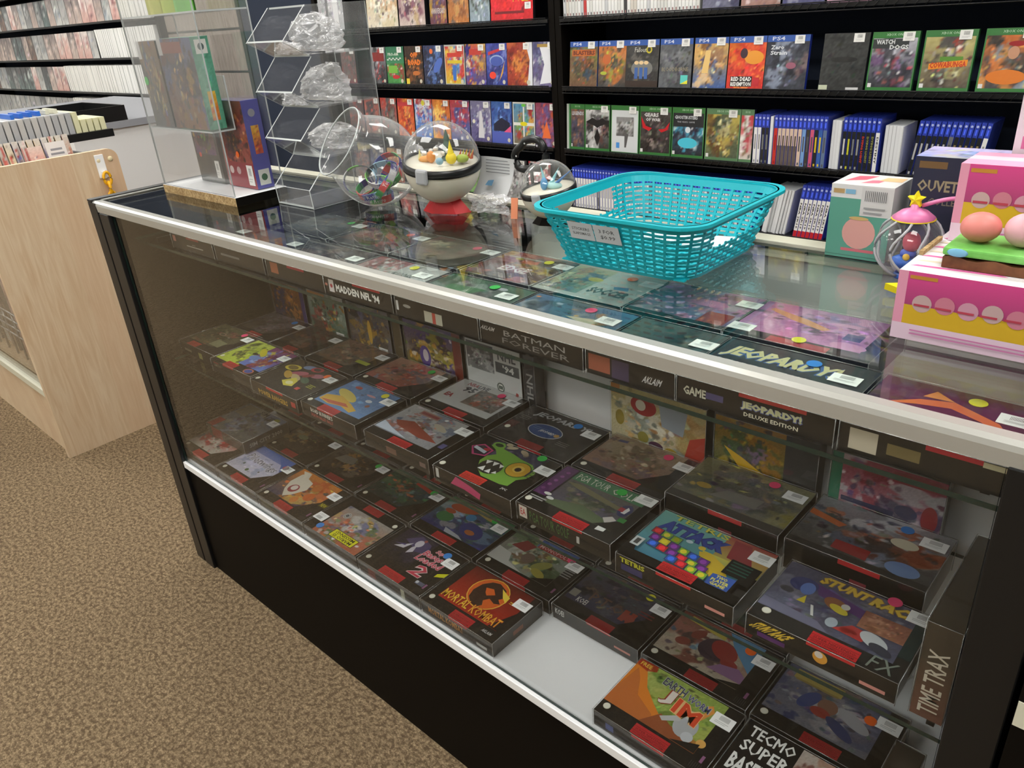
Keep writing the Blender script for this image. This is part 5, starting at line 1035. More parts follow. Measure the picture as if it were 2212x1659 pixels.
mb = MB(); blob(mb, (0, 0, .014), .0175, .016, .014, (222, 132, 124), 16); o = mb.build('round_pink_bead', 'carton', None, (1.629, .200, 1.0535)); tag(o, 'salmon pink round bead resting on the grass block', 'bead')
mb = MB(); blob(mb, (0, 0, .0155), .0175, .016, .0155, (224, 170, 180), 16); o = mb.build('round_pink_bead', 'carton', None, (1.6655, .200, 1.0535)); tag(o, 'pale pink round bead resting beside the salmon one on the grass block', 'bead')
# clear ornament
cgx, cgy, cgr = 1.5330, .329, .0365
t = thing('clear_globe_ornament', 'clear scrolled globe ornament with pink cap and yellow star finial', 'ornament', (cgx, cgy, ZT2))
zc = cgr + .002
mb = MB(); mb.lathe([(.012, -cgr * .95)] + [(cgr * math.sin(a), -cgr * math.cos(a)) for a in [math.pi * k / 24 for k in range(3, 21)]] + [(.016, cgr * .91)], 32, Matrix.Translation((0, 0, zc))); mb.build('clear_shell', 'dome', t)
mb = MB()
for k in range(8):
    a = math.pi * k / 4; mb.tube([((cgr + .001) * math.sin(p) * math.cos(a + .25 * math.sin(3 * p)), (cgr + .001) * math.sin(p) * math.sin(a + .25 * math.sin(3 * p)), zc - (cgr + .001) * math.cos(p)) for p in [.35 + 2.3 * i / 14 for i in range(15)]], .0016, 6)
mb.build('scroll_rib', 'greyp', t)
mb = MB(); mb.lathe([(.022, zc + cgr * .84), (.023, zc + cgr * .90), (.014, zc + cgr * 1.10), (.005, zc + cgr * 1.18), (.005, zc + cgr * 1.30), (.0005, zc + cgr * 1.33)], 20); mb.build('cap', 'pink', t)
mb = MB(); mb.lathe([(.0225, zc + cgr * .84), (.0235, zc + cgr * .84), (.0235, zc + cgr * .87), (.0225, zc + cgr * .87)], 20); mb.build('cap_band', 'lemon', t)
def star(mb, c, r, th_, col=(238, 222, 30), n=5, r2=.5):
    v = [(c[0] + (r if i % 2 == 0 else r * r2) * math.sin(math.pi * i / n), c[1] - th_, c[2] + (r if i % 2 == 0 else r * r2) * math.cos(math.pi * i / n)) for i in range(2 * n)]
    v2 = [(a, b + 2 * th_, c_) for a, b, c_ in v]; m = len(v)
    mb.mesh(v + v2 + [(c[0], c[1] - th_ * 1.8, c[2]), (c[0], c[1] + th_ * 1.8, c[2])], [(i, (i + 1) % m, 2 * m) for i in range(m)] + [(m + (i + 1) % m, m + i, 2 * m + 1) for i in range(m)] + [(i, m + i, m + (i + 1) % m, (i + 1) % m) for i in range(m)], col)
mb = MB(); star(mb, (0, 0, zc + cgr * 1.45), .0095, .003); mb.build('star_finial', 'lemon', t)
mb = MB(); blob(mb, (-.004, 0, zc - .020), .014, .013, .008, (30, 100, 200)); blob(mb, (0, 0, zc - .010), .009, .009, .006, (60, 90, 190)); blob(mb, (.002, 0, zc + .004), .010, .010, .012, (206, 90, 110)); blob(mb, (.001, -.009, zc - .012), .004, .003, .004, (230, 190, 70)); mb.build('coloured_core', 'carton', t)
mb = MB(); mb.lathe([(.0005, 0), (.012, 0), (.013, .003), (.011, .006)], 20); mb.build('blue_foot', 'blue', t)
mb = MB(); mb.tube([(.006 + .07 * k / 10, .004, zc + cgr * 1.25 + .012 * math.sin(math.pi * k / 12)) for k in range(8)], .0025, 6); mb.build('handle_ribbon', 'pink', t)
mb = MB(); star(mb, (0, 0, 0), .021, .004, r2=.45); o = mb.build('yellow_star_token', 'lemon', None, (1.553, .268, ZT + .0075), (-1.35, 0, .5)); tag(o, 'yellow plastic star lying by the magenta box corner', 'star')
mb = MB(); mb.box(0, 0, 0, .004, .06, .004); o = mb.build('cardboard_strip', 'particle', None, (1.5795, .20, 1.0336)); tag(o, 'thin brown cardboard strip along the magenta box edge', 'cardboard strip')

# ================================================================== BACK WALL SHELVING
YF, YB = 2.115, 2.42            # front of the goods, back panel
ZR = [.44, .69, .945, 1.21, 1.475, 1.735]
def shelving(name, label, x0, x1, rows, z0_=0, z1_=2.3, wire=True, back='navy'):
    t = thing(name, label, 'wall shelving', ((x0 + x1) / 2, YB, 0)); ox = -(x0 + x1) / 2
    mb = MB(); mb.box(x0 + ox, 0, .02, x1 + ox, .03, z1_); mb.build('back_panel', back, t)
    for x in (x0, x1 - .03): mb = MB(); mb.box(x + ox, -.31, 0, x + .03 + ox, 0, z1_ if x1 < 0 else z1_); mb.build('upright', 'black', t)
    for z in rows:
        mb = MB(); mb.box(x0 + .03 + ox, -.318, z - .014, x1 - .03 + ox, -.0005, z - .001); s = mb.build('shelf', 'blackm', t)
        if wire:
            mb = MB()
            for zz in (.004, -.022): mb.tube([(x0 + .035 + ox, -.324, z + zz), (x1 - .035 + ox, -.324, z + zz)], .0022, 5)
            k = x0 + .05
            while k < x1 - .06:
                mb.tube([(k + ox, -.324, z - .022), (k + .018 + ox, -.324, z + .004)], .0013, 4); k += .03
            mb.build('wire_lip', 'wire', s)
    return t
shelving('wall_shelving', 'black wall shelving bay left of centre holding older boxed games', -2.16, -.462, ZR)
shelving('wall_shelving', 'black wall shelving bay on the right holding newer cases', -.458, 2.9, ZR)
t = thing('black_display_panel', 'bare black display panel between the slatwall and the shelving', 'display panel', (-2.56, YB - .28, 0)); mb = MB(); mb.box(-.395, 0, 0, .395, .27, 2.3); mb.build('panel_board', 'navy', t)
t = thing('slatwall_panel', 'grey brown slatwall panel with dark grooves at the counter end', 'slatwall', (-3.48, YB - .28, 0))
mb = MB()
zz = .0
while zz < 2.2:
    mb.box(-.49, 0, zz + .012, .485, .02, zz + .248); mb.box(-.49, .008, zz - .0, .485, .02, zz + .012, mi=1); zz += .25
mb.build('slat_board', ['slat', 'blackm'], t)
mb = MB(); mb.box(.486, -.006, 0, .522, .024, 2.25); mb.build('edge_trim', 'blackp', t)

ORD = ['first', 'second', 'third', 'fourth', 'fifth', 'sixth', 'seventh', 'eighth', 'ninth', 'tenth', 'eleventh', 'twelfth', 'thirteenth', 'fourteenth', 'fifteenth', 'sixteenth', 'seventeenth', 'eighteenth', 'nineteenth', 'twentieth', 'twenty-first', 'twenty-second']
def cover(label, x, z, w, h, ops, d=.015, body=(30, 30, 34), group='face-out game cases on the wall shelves', lean=-.10, tagpos=(.66, .84), side=None, y=YF, lab=True):
    if len(label.split()) > 16: label = label.replace('game case with ', 'case with ').replace('boxed game with ', '')
    t = thing('game_case', label, 'game case', (x, y, z + .0006), (lean, 0, 0), group)
    mb = MB(); mb.box(0, 0, 0, w, d, h, body); ink(mb, (0, 0, 0), (w, 0, 0), (0, 0, h), ops, lift=1.2e-4)
    if side: mb.face([(w + .0001, 0, 0), (w + .0001, d, 0), (w + .0001, d, h), (w + .0001, 0, h)], side)
    mb.build('printed_case', 'cover', t)
    if lab: price_label(t, w * tagpos[0], -.0022, h * tagpos[1], .034, .026, flat=False)
    return t
def S(seed, pal, u0=0, v0=0, u1=1, v1=1, n=34, res=.0065): return ('s', seed, n, pal, u0, v0, u1, v1, res)
def ps4(seed, pal, extra=(), title=None): return [S(seed, pal, 0, 0, 1, .88)] + list(extra) + [('r', 0, .88, 1, 1, (50, 90, 170)), T('PS4', .12, .905, .42, .975, (206, 214, 230), b=.02)]
def xb(seed, pal, extra=(), frame=(56, 120, 60)): return [('r', 0, 0, 1, 1, frame), S(seed, pal, .03, .06, .97, .89)] + list(extra) + [('r', 0, .9, 1, 1, frame), T('XBOX ONE', .3, .93, .68, .97, (190, 220, 190), b=0), ('r', .04, .06, .12, .13, (220, 220, 220))]
def nes(seed, pal, extra=(), frame=None): return ([('r', 0, 0, 1, 1, frame)] if frame else []) + [S(seed, pal, .04 if frame else 0, .04 if frame else 0, .96 if frame else 1, .96 if frame else 1)] + list(extra) + [('e', .84, .09, .07, (206, 200, 180))]
row2L = [(-1.985, .125, nes(401, [(120, 40, 40), (90, 80, 80), (150, 60, 60), (60, 50, 50)]), 'dark red cover'),
 (-1.725, .12, nes(402, [(40, 40, 44), (150, 150, 156), (170, 60, 60), (70, 70, 76)], [('r', .1, .62, .9, .86, (130, 40, 40))]), 'black cover with red title block'),
 (-1.600, .140, nes(403, [(70, 140, 70), (50, 120, 60), (170, 60, 60), (190, 190, 190)], [('g', 0, .56, 1, 1, (60, 130, 90), (44, 110, 80)), T('PRO-AM', .12, .76, .7, .84, (210, 220, 206), b=.02), ('r', .1, .3, .6, .5, (120, 180, 70)), ('e', .5, .2, .2, (190, 40, 50), .07)] + [('r', .06 + .1 * i, .64 + .035 * (i % 2), .16 + .1 * i, .675 + .035 * (i % 2), (200, 206, 200)) for i in range(8)], (40, 100, 60)), 'green racing cover with checkered stripe'),
 (-1.452, .134, nes(404, [(30, 26, 24), (60, 40, 30), (200, 120, 50), (120, 70, 40)], [T('OFF', .3, .70, .72, .84, (226, 120, 40), b=.06), T('ROAD', .16, .5, .88, .66, (226, 120, 40), b=.06), ('r', .02, 0, .2, .16, (226, 200, 60)), ('e', .6, .3, .2, (190, 110, 50), .08)]), 'black cover with fat orange off road lettering'),
 (-1.312, .145, nes(405, [(30, 36, 60), (50, 60, 100), (100, 130, 190), (26, 30, 50)], [('p', [(.1, .2), (.6, .6), (.2, .3)], (200, 206, 210)), ('e', .7, .5, .3, (80, 110, 190), .14, .8), ('e', .4, .85, .08, (226, 110, 50))]), 'deep space blue cover with rocket'),
 (-1.161, .138, nes(406, [(214, 190, 60), (200, 60, 60), (60, 130, 190), (226, 220, 180)], [('r', .14, .7, .86, .8, (200, 60, 50)), ('r', .14, .54, .86, .62, (214, 190, 50)), ('r', .4, .12, .56, .5, (60, 110, 190))], (176, 178, 176)), 'grey framed cover with red and yellow bands'),
 (-1.018, .132, nes(407, [(70, 60, 140), (200, 150, 60), (190, 70, 60), (90, 90, 170), (210, 190, 150)], [('r', .2, .74, .8, .88, (190, 60, 50))]), 'purple cover with cluttered gold figures'),
 (-.882, .128, nes(408, [(50, 60, 140), (70, 80, 170), (40, 46, 110), (120, 130, 190)], [('e', .5, .6, .34, (150, 170, 210), .18), ('e', .5, .58, .3, (70, 90, 170), .16), ('p', [(.1, .8), (.8, .9), (.8, .84), (.1, .72)], (190, 50, 60)), ('e', .3, .25, .16, (236, 70, 50), .12), ('p', [(.6, .1), (.9, .6), (.8, .3)], (210, 160, 70))]), 'blue cover with large sphere and red dot'),
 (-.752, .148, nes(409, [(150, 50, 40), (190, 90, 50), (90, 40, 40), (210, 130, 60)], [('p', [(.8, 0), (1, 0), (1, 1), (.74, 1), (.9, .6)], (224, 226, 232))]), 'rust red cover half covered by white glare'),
 (-.601, .130, nes(410, [(120, 110, 150), (90, 90, 130), (190, 190, 200)], [('p', [(.3, .05), (.95, .1), (.95, .95), (.3, .9), (.5, .5)], (222, 224, 230)), ('r', .2, .88, .9, .95, (170, 140, 70))]), 'lavender cover with white torn shape')]
for i, (x, w, ops, d) in enumerate(row2L):
    cover('boxed game with %s, %s from left, left bay middle shelf' % (d, ORD[i]), x, ZR[2], w, .178, ops, lean=-.06)
row3L = [(-1.98, .13, [(90, 60, 50), (150, 60, 50), (60, 60, 60)], 'murky red cover', []), (-1.84, .13, [(120, 100, 90), (170, 80, 60), (60, 50, 50)], 'brown cover', []), (-1.70, .13, [(90, 90, 90), (190, 70, 60), (120, 110, 100)], 'grey and red cover', []),
 (-1.560, .128, [(206, 100, 50), (190, 60, 50), (220, 150, 60), (120, 50, 60)], 'bright orange and red cover', [('r', .0, .8, 1, .9, (190, 50, 60))]),
 (-1.424, .130, [(60, 110, 190), (214, 214, 220), (50, 90, 170), (190, 60, 60)], 'bright blue cover with white players', [T('WITHOUT', .1, .76, .9, .86, (210, 220, 230), b=.04), ('e', .5, .9, .1, (214, 206, 60))]),
 (-1.290, .128, [(220, 140, 50), (190, 90, 50), (120, 110, 150), (226, 180, 90)], 'orange cover with blue fighter', []),
 (-1.158, .134, [(80, 90, 150), (190, 60, 70), (206, 206, 214), (60, 70, 130)], 'blue cover with red robots', [('r', .1, .82, .9, .9, (160, 60, 70))]),
 (-1.018, .136, [(90, 84, 130), (120, 116, 150), (196, 196, 204), (80, 74, 120)], 'purple cover with pale stone tower', [('p', [(.36, .1), (.66, .1), (.56, .75), (.46, .75)], (206, 206, 210)), ('e', .16, .5, .07, (214, 210, 190))]),
 (-.878, .130, [(46, 60, 130), (60, 100, 170), (40, 46, 90), (90, 130, 190)], 'night blue castle cover', [('r', 0, 0, 1, .28, (80, 96, 180)), ('p', [(.1, .3), (.9, .3), (.9, .5), (.5, .62), (.1, .46)], (30, 36, 60)), ('p', [(.6, .28), (.95, .28), (.95, .44)], (226, 90, 140))]),
 (-.742, .134, [(120, 110, 90), (90, 150, 190), (206, 150, 60), (180, 60, 60), (100, 160, 90)], 'white framed cover in four comic panels', [('r', .47, .04, .53, .96, (222, 222, 216)), ('r', .04, .46, .96, .53, (222, 222, 216)), ('e', .5, .5, .16, (224, 210, 40), .07), ('e', .5, .93, .1, (110, 200, 80), .05)]),
 (-.604, .128, [(100, 80, 130), (150, 70, 90), (90, 90, 140), (190, 90, 60)], 'violet cover with orange flare', [('p', [(.3, .2), (.5, .6), (.7, .2)], (226, 110, 60))])]
for i, (x, w, pal, d, ex) in enumerate(row3L):
    cover('boxed game with %s, %s from left, left bay lower shelf' % (d, ORD[i]), x, ZR[1], w, .186, nes(420 + i, pal, ex, (210, 210, 206) if 'panels' in d else None), lean=-.06)
row1L = [(-2.12, .22, [(190, 192, 196), (150, 150, 156), (214, 214, 220)], 'white striped wrapping', [('r', .3, 0, .4, 1, (120, 120, 124)), ('r', .6, 0, .8, 1, (226, 228, 230))]),
 (-1.700, .24, [(220, 210, 190), (206, 190, 150), (190, 150, 110), (226, 220, 206)], 'cream cover with tall standing figures', [('r', 0, .84, 1, .9, (120, 160, 210))]), (-1.450, .19, [(206, 190, 180), (120, 70, 90), (190, 160, 110), (90, 60, 80)], 'pale cover with plum figures', []), 
 (-1.225, .115, [(110, 60, 70), (90, 80, 110), (190, 150, 60), (150, 70, 80)], 'maroon anniversary cover', [T('ANNIVERSARY', .08, .2, .92, .3, (200, 190, 190), b=.02), ('r', .3, .5, .8, .64, (200, 150, 50))]),
 (-1.100, .135, [(190, 120, 60), (150, 100, 70), (210, 160, 100), (110, 90, 80)], 'tan cover with orange figure', []), (-.958, .125, [(150, 166, 180), (110, 120, 110), (180, 190, 200), (90, 100, 90)], 'misty grey blue cover', []),
 (-.826, .245, [(206, 30, 40), (230, 40, 50), (190, 30, 40)], 'bright red cover with yellow scribbled lettering', [('p', [(.0, .6), (.3, .9), (.36, .6), (.2, .4)], (90, 40, 130)), ('e', .42, .62, .08, (226, 214, 50), .2), T('FULL', .54, .3, .9, .8, (220, 190, 60), b=-.0), ('r', .1, .12, .8, .16, (120, 20, 30))])]
for i, (x, w, pal, d, ex) in enumerate(row1L):
    cover('boxed game with %s, %s from left, left bay upper shelf' % (d, ORD[i]), x, ZR[3], w, .24, [S(440 + i, pal)] + ex, lean=-.06, lab=(i > 4), tagpos=(.82, .18) if i == 6 else (.66, .84))
for i, (x, pal, d) in enumerate([(-2.0, [(110, 100, 90), (60, 60, 60), (150, 90, 60)], 'brown cover'), (-1.85, [(90, 100, 120), (60, 60, 80), (150, 140, 120)], 'slate cover'), (-1.7, [(150, 80, 60), (80, 60, 50), (190, 160, 110)], 'copper cover'), (-1.55, [(120, 120, 110), (60, 60, 60), (190, 190, 180)], 'pale grey cover'), (-1.4, [(100, 60, 70), (60, 40, 60), (160, 100, 100)], 'wine cover'), (-1.24, [(190, 180, 160), (120, 60, 50), (90, 90, 90)], 'white cover'), (-1.10, [(110, 150, 90), (60, 80, 60), (190, 190, 110)], 'grass green cover'),
      (-.955, [(190, 180, 90), (150, 180, 110), (190, 130, 90), (214, 206, 190)], 'yellow and green cover'), (-.81, [(150, 150, 150), (60, 60, 64), (200, 200, 200)], 'striped silver cover'), (-.665, [(190, 190, 190), (190, 50, 60), (120, 110, 110)], 'silver and red cover')]):
    cover('boxed game with %s, %s from left, left bay lowest shelf' % (d, ORD[i]), x, ZR[0], .132, .178, nes(460 + i, pal), lean=-.06)
row2R = [
 (-.398, .142, ps4(501, [(110, 80, 60), (120, 120, 60), (70, 90, 110), (150, 90, 60), (60, 60, 50)], [('r', .08, .68, .92, .82, (190, 100, 40)), T('BLASTERS', .12, .7, .9, .8, (110, 50, 30), b=.05)]), 'brown and teal monster cover', (56, 90, 160)),
 (-.250, .134, ps4(502, [(60, 60, 60), (190, 110, 50), (150, 160, 60), (90, 84, 80)], [('e', .3, .6, .16, (190, 100, 50), .14), ('e', .2, .3, .12, (170, 180, 60), .05)]), 'grey cover with orange and lime figures', None),
 (-.115, .150, ps4(503, [(40, 40, 40), (60, 58, 54), (84, 80, 74)], [T('Fallout', .26, .74, .62, .84, (206, 206, 196), b=.0, shear=.1), ('e', .7, .79, .09, (190, 176, 50)), ('e', .7, .79, .05, (60, 58, 44)), ('e', .5, .4, .33, (120, 120, 116), .2)] + [('e', .33 + .15 * i, .52, .07, (226, 196, 150), .045) for i in range(3)] + [('r', .28 + .15 * i, .18, .38 + .15 * i, .42, (60, 96, 160)) for i in range(3)] + [('r', 0, .0, 1, .14, (50, 36, 30))]), 'charcoal cover with three small blue figures', (30, 30, 34)),
 (.040, .140, ps4(504, [(70, 74, 80), (90, 92, 96), (54, 56, 60), (120, 122, 124)], [T('BLOODBORNE', .08, .34, .9, .42, (150, 140, 110), b=0, slope=.0), ('r', .68, .08, .9, .26, (90, 200, 190)), ('p', [(.68, .08), (.9, .08), (.9, .16)], (226, 220, 60))]), 'misty grey hunter cover with rainbow sticker', None),
 (.188, .136, ps4(505, [(60, 90, 150), (206, 160, 90), (120, 80, 50), (40, 50, 90), (220, 190, 150)], [('p', [(.25, .3), (.35, .75), (.5, .75), (.45, .3)], (226, 190, 120))]), 'dusk blue cover with glowing fountain', None),
 (.328, .140, ps4(506, [(206, 50, 40), (220, 90, 40), (226, 140, 50), (190, 40, 40)], [('e', .7, .6, .26, (226, 150, 50), .16), ('e', .42, .68, .1, (60, 40, 50), .12), ('r', .1, .04, .7, .24, (40, 30, 30)), T('RED DEAD', .12, .15, .68, .23, W, b=.03), T('REDEMPTION', .12, .05, .68, .13, W, b=.03), ('r', .72, .05, .9, .22, (190, 40, 50))]), 'red and orange western cover with gunman', None),
 (.470, .150, ps4(507, [(50, 54, 64), (40, 42, 54), (80, 84, 100), (140, 150, 170), (110, 90, 90)], [T('Zero', .1, .74, .42, .82, (206, 210, 216), b=.03), T('Strain', .1, .64, .5, .72, (206, 210, 216), b=.03), ('e', .62, .44, .12, (150, 90, 110), .07)]), 'dark blue cover with spaceship pilot', (40, 60, 160)),
 (.668, .146, [S(508, [(44, 46, 46), (50, 52, 52), (40, 42, 42)], n=8), ('e', .5, .54, .3, (34, 35, 35), .06), ('r', .0, 0, .2, .09, (190, 196, 170)), ('r', .62, 0, .9, .05, (200, 200, 200))], 'almost plain charcoal cover', (40, 42, 42)),
 (.822, .140, xb(509, [(50, 50, 56), (180, 180, 190), (120, 90, 130), (60, 60, 70), (150, 70, 80)], [('r', .03, .72, .8, .88, (50, 54, 56)), T('WATCH', .1, .79, .5, .87, (206, 210, 210), b=.04), T('DOGS', .4, .70, .8, .78, (206, 210, 210), b=.04)]), 'green framed cover with silver glare streaks', (40, 96, 50)),
 (.978, .144, xb(510, [(90, 80, 70), (180, 170, 110), (60, 60, 60), (150, 60, 50), (190, 190, 180)], [('r', .36, .5, .8, .57, (90, 140, 50)), ('p', [(.16, .36), (.9, .42), (.9, .52), (.16, .46)], (226, 140, 40)), T('COWABUNGA', .18, .38, .88, .48, (190, 60, 30), b=.04, slope=.02)]), 'busy green cover with orange banner', (40, 96, 50)),
 (1.142, .144, xb(511, [(60, 60, 64), (200, 110, 50), (120, 130, 140), (50, 50, 50), (220, 150, 80)], [('e', .6, .76, .16, (150, 30, 34), .05), ('e', .56, .62, .1, (190, 140, 110), .12), ('e', .5, .24, .36, (214, 120, 40), .14)]), 'green cover with soldier in red beret', None),
 (1.296, .140, xb(512, [(150, 60, 50), (120, 90, 110), (60, 60, 60), (190, 150, 120)]), 'green framed cover with plum picture', None), (1.45, .14, xb(513, [(90, 110, 130), (60, 60, 60), (190, 190, 190)]), 'green framed pale blue cover', None)]
for i, (x, w, ops, d, sd) in enumerate(row2R):
    cover('game case with %s, %s from left, right bay middle shelf' % (d, ORD[i]), x, ZR[2] + .002, w, .172, ops, side=sd, body=sd or (60, 60, 64))
row3R = [
 (-.424, .020, [('r', 0, 0, 1, 1, (190, 196, 190)), ('r', .6, 0, 1, 1, (70, 130, 80))], 'narrow white and green spine', False),
 (-.402, .075, xb(521, [(50, 54, 70), (120, 90, 80), (70, 74, 96), (150, 110, 80)], [T('LEGENDS', .1, .76, .92, .84, (190, 200, 210), b=.02)]), 'dusky blue cover with many heroes', False),
 (-.325, .130, xb(522, [(50, 50, 50), (206, 206, 206), (70, 66, 64), (110, 80, 76)], [('p', [(.04, .62), (.3, .72), (.5, .66), (.7, .72), (.96, .62), (.6, .54), (.5, .5), (.4, .54)], (30, 30, 32)), ('p', [(.5, .5), (.62, .3), (.5, .1), (.38, .3)], (30, 30, 32)), T('ARKHAM', .3, .78, .7, .84, (200, 200, 200), b=.02)]), 'black winged silhouette cover', True),
 (-.190, .138, [('r', 0, 0, 1, 1, (56, 120, 60)), ('r', .03, .02, .97, .9, (206, 210, 212)), S(523, [(90, 90, 90), (140, 140, 140), (60, 60, 60), (180, 180, 180)], .2, .36, .82, .76), ('r', .2, .1, .32, .22, (70, 140, 210)), ('p', [(.5, .12), (.56, .12), (.64, .4), (.5, .44)], (90, 90, 90))], 'white cover with black and white photograph', True),
 (-.048, .146, xb(524, [(44, 42, 42), (70, 66, 64), (110, 100, 96)], [T('GEARS', .14, .79, .6, .87, (206, 206, 206), b=.04), T('OF WAR', .2, .7, .66, .77, (206, 206, 206), b=.04), ('p', [(.04, .8), (.2, .6), (.4, .56), (.3, .5), (.1, .56)], (190, 30, 40)), ('p', [(.96, .7), (.8, .56), (.6, .54), (.7, .48), (.9, .54)], (190, 30, 40))]), 'black armoured cover with red claws', True),
 (.102, .142, xb(525, [(30, 34, 44), (60, 150, 180), (190, 210, 220), (40, 44, 60)], [('r', .03, .62, .97, .89, (34, 38, 44)), T('GHOSTBUSTERS', .08, .77, .78, .84, (200, 206, 210), b=.03), T('THE VIDEO GAME', .16, .7, .7, .73, (190, 194, 200), b=0), ('e', .5, .3, .3, (70, 190, 214), .14), ('e', .5, .56, .08, (206, 214, 220), .08)]), 'dark cover with cyan ghost team glow', True),
 (.250, .140, xb(526, [(80, 90, 70), (190, 170, 80), (120, 130, 120), (214, 206, 150), (110, 80, 50)], frame=(90, 130, 90)), 'grey green cover with golden creature', True),
 (.392, .050, xb(527, [(206, 200, 190), (190, 50, 60), (110, 100, 60), (226, 226, 220), (150, 60, 90)], frame=(90, 130, 90)), 'white cover with red speckled art', False)]
for i, (x, w, ops, d, lb) in enumerate(row3R):
    cover('game case with %s, %s from left, right bay lower shelf' % (d, ORD[i]), x, ZR[1], w, .186, ops, lab=lb and w > .12, lean=-.05)

# ---- spines
_sp = {}
def spine(label, x, z, key, h=.172, w=.0142, d=.135, lean=0.0, tilt=0.0, group='', y=YF, yaw=0.0):
    """key: (top band colour or None, body, text colour, title)"""
    if key not in _sp:
        top, bod, tc, s = key[:4]; acc = key[4] if len(key) > 4 else None
        mb = MB(); mb.box(0, 0, 0, w - .0008, d, h, bod if top is None else top)
        ops = [('r', .04, 0, .96, .74 if top else 1, bod)]
        if acc: ops.append(('r', .04, .0, .96, acc[0], acc[1]))
        if s: ops.append(T(s, .26, .16, .74, .66, tc, rot=-90, b=.03))
        else: ops += [('r', .3, .3, .7, .6, tc), ('r', .3, .03, .7, .08, tc)]
        if top: ops += [('r', .04, .76, .96, .98, top), ('e', .5, .93, .28, (190, 200, 236)), ('r', .32, .78, .68, .88, tuple(min(255, int(c * 1.6)) for c in top))]
        ink(mb, (0, 0, 0), (w - .0008, 0, 0), (0, 0, h), ops, lift=1e-4)
        o = mb.build('spine_case', 'cover'); _sp[key] = o.data
    else:
        o = bpy.data.objects.new('spine_case', _sp[key]); COL.objects.link(o)
    o.location = (x, y, z + .0006); o.rotation_euler = (0, tilt, yaw); return tag(o, label, 'game case', group)
BL = (52, 70, 176)
def run(x, z, keys, label_fn, group, tilt=0.0, pitch=.0146, **k):
    for i, ky in enumerate(keys):
        spine(label_fn(i, ky), x + i * pitch, z, ky, tilt=tilt, group=group, **k)
cname = {(230, 230, 228): 'white', (38, 40, 42): 'black', (196, 52, 40): 'red', (214, 190, 170): 'cream and brown', (120, 160, 210): 'light blue', (206, 90, 120): 'pink', (60, 58, 50): 'dark', (60, 100, 170): 'blue', (100, 120, 150): 'slate', (110, 112, 116): 'grey'}
WH, BK2, RD, CR, LB, PK, DK, BU, SL, GY = list(cname)
lf = lambda where: (lambda i, ky: '%s spined case, blue top, %s' % (cname.get(ky[1], 'plain'), where))
# group 1 and 2 on the lower shelf
keysA = [(BL, WH, (150, 150, 150), ''), (BL, WH, (150, 150, 150), ''), (BL, BK2, (120, 124, 124), ''), (BL, BK2, (120, 124, 124), '')]
run(.448, ZR[1], keysA, lf('in the pair beside the white speckled cover'), 'blue topped spines beside the face-out cases')
spine('single red spined game case on the lower right shelf', .524, ZR[1], (BL, RD, (150, 30, 30), ''), group='blue topped spines in the second cluster')
run(.539, ZR[1], [(BL, CR, (90, 80, 76), '', (.4, (100, 90, 86)))] * 5, lf('one of five alike beside the red spine'), 'blue topped spines in the second cluster')
for i, (c, dd) in enumerate([(CR, 'sixth cream spine before the light blue one'), (LB, 'light blue spine'), (DK, 'dark spine between light blue and pink'), (PK, 'pink spine'), (BK2, 'black and yellow spine'), (BU, 'blue and yellow spine'), (SL, 'slate blue spine at the cluster end')]):
    spine('game case, %s on the lower right shelf' % dd, .613 + i * .0146, ZR[1], (BL, c, (220, 190, 50) if c in (BK2, BU) else (90, 90, 96), ''), group='blue topped spines in the second cluster')
run(.768, ZR[1], [(BL, BK2, c, s) for c, s in [((206, 206, 206), ''), ((200, 200, 60), ''), ((120, 124, 130), ''), ((150, 150, 150), ''), ((214, 60, 60), 'DYING LIGHT'), ((150, 150, 80), 'DYING LIGHT'), ((150, 150, 84), 'DYING LIGHT')]], lf('in the third cluster of the lower right shelf'), 'blue topped spines in the third cluster', pitch=.0152)
spine('white spined game case with dark serif title at the third cluster end', .875, ZR[1], (BL, WH, (50, 50, 54), 'DESTINY'), group='blue topped spines in the third cluster')
run(.985, ZR[1], [(BL, BK2, (180, 180, 184), '')] * 6 + [(BL, GY, (80, 80, 80), '')] + [(BL, BK2, (150, 130, 90), '')] * 5 + [(BL, WH, (150, 150, 150), '')], lambda i, k: 'dark spined game case leaning in the far right cluster' if i < 6 else ('pale spined leaning game case at far right' if i in (6, 12) else 'black leaning game case with brown spine mark at far right'), 'leaning blue topped spines at the far right', tilt=.12, pitch=.0158)
# sleeves of white card
def sleeves(n, x, z, w, h, d, label, group, tilt=0.0, pitch=None, col=(222, 224, 226), jit=.012, y=YF):
    rg = random.Random(n * 7 + int(abs(x) * 100)); key = ('slv', w, h, d, col)
    for i in range(n):
        if key not in _sp:
            mb = MB(); mb.box(0, 0, 0, w, d, h, col); ink(mb, (0, 0, 0), (w, 0, 0), (0, 0, h), [('r', .8, 0, 1, 1, tuple(int(c * .82) for c in col))], lift=2e-4)
            o = mb.build('white_sleeve', 'matte'); _sp[key] = o.data
        else: o = bpy.data.objects.new('white_sleeve', _sp[key]); COL.objects.link(o)
        o.location = (x + i * (pitch or w * 1.02), y + rg.uniform(0, jit), z + .0006); o.rotation_euler = (0, tilt + rg.uniform(-.0, .006) * (1 if tilt else 0), 0)
        tag(o, label, 'card sleeve', group)
sleeves(3, .7265, ZR[1], .0116, .160, .13, 'white card sleeve after the slate blue spine on the lower right shelf', 'white sleeves after the second cluster')
sleeves(5, .900, ZR[1], .0116, .150, .13, 'white card sleeve after the third spine cluster', 'white sleeves after the third cluster', tilt=.0)
sleeves(1, .509, ZR[1], .0116, .166, .13, 'white card sleeve beside the red spine', 'white sleeve by the red spine')
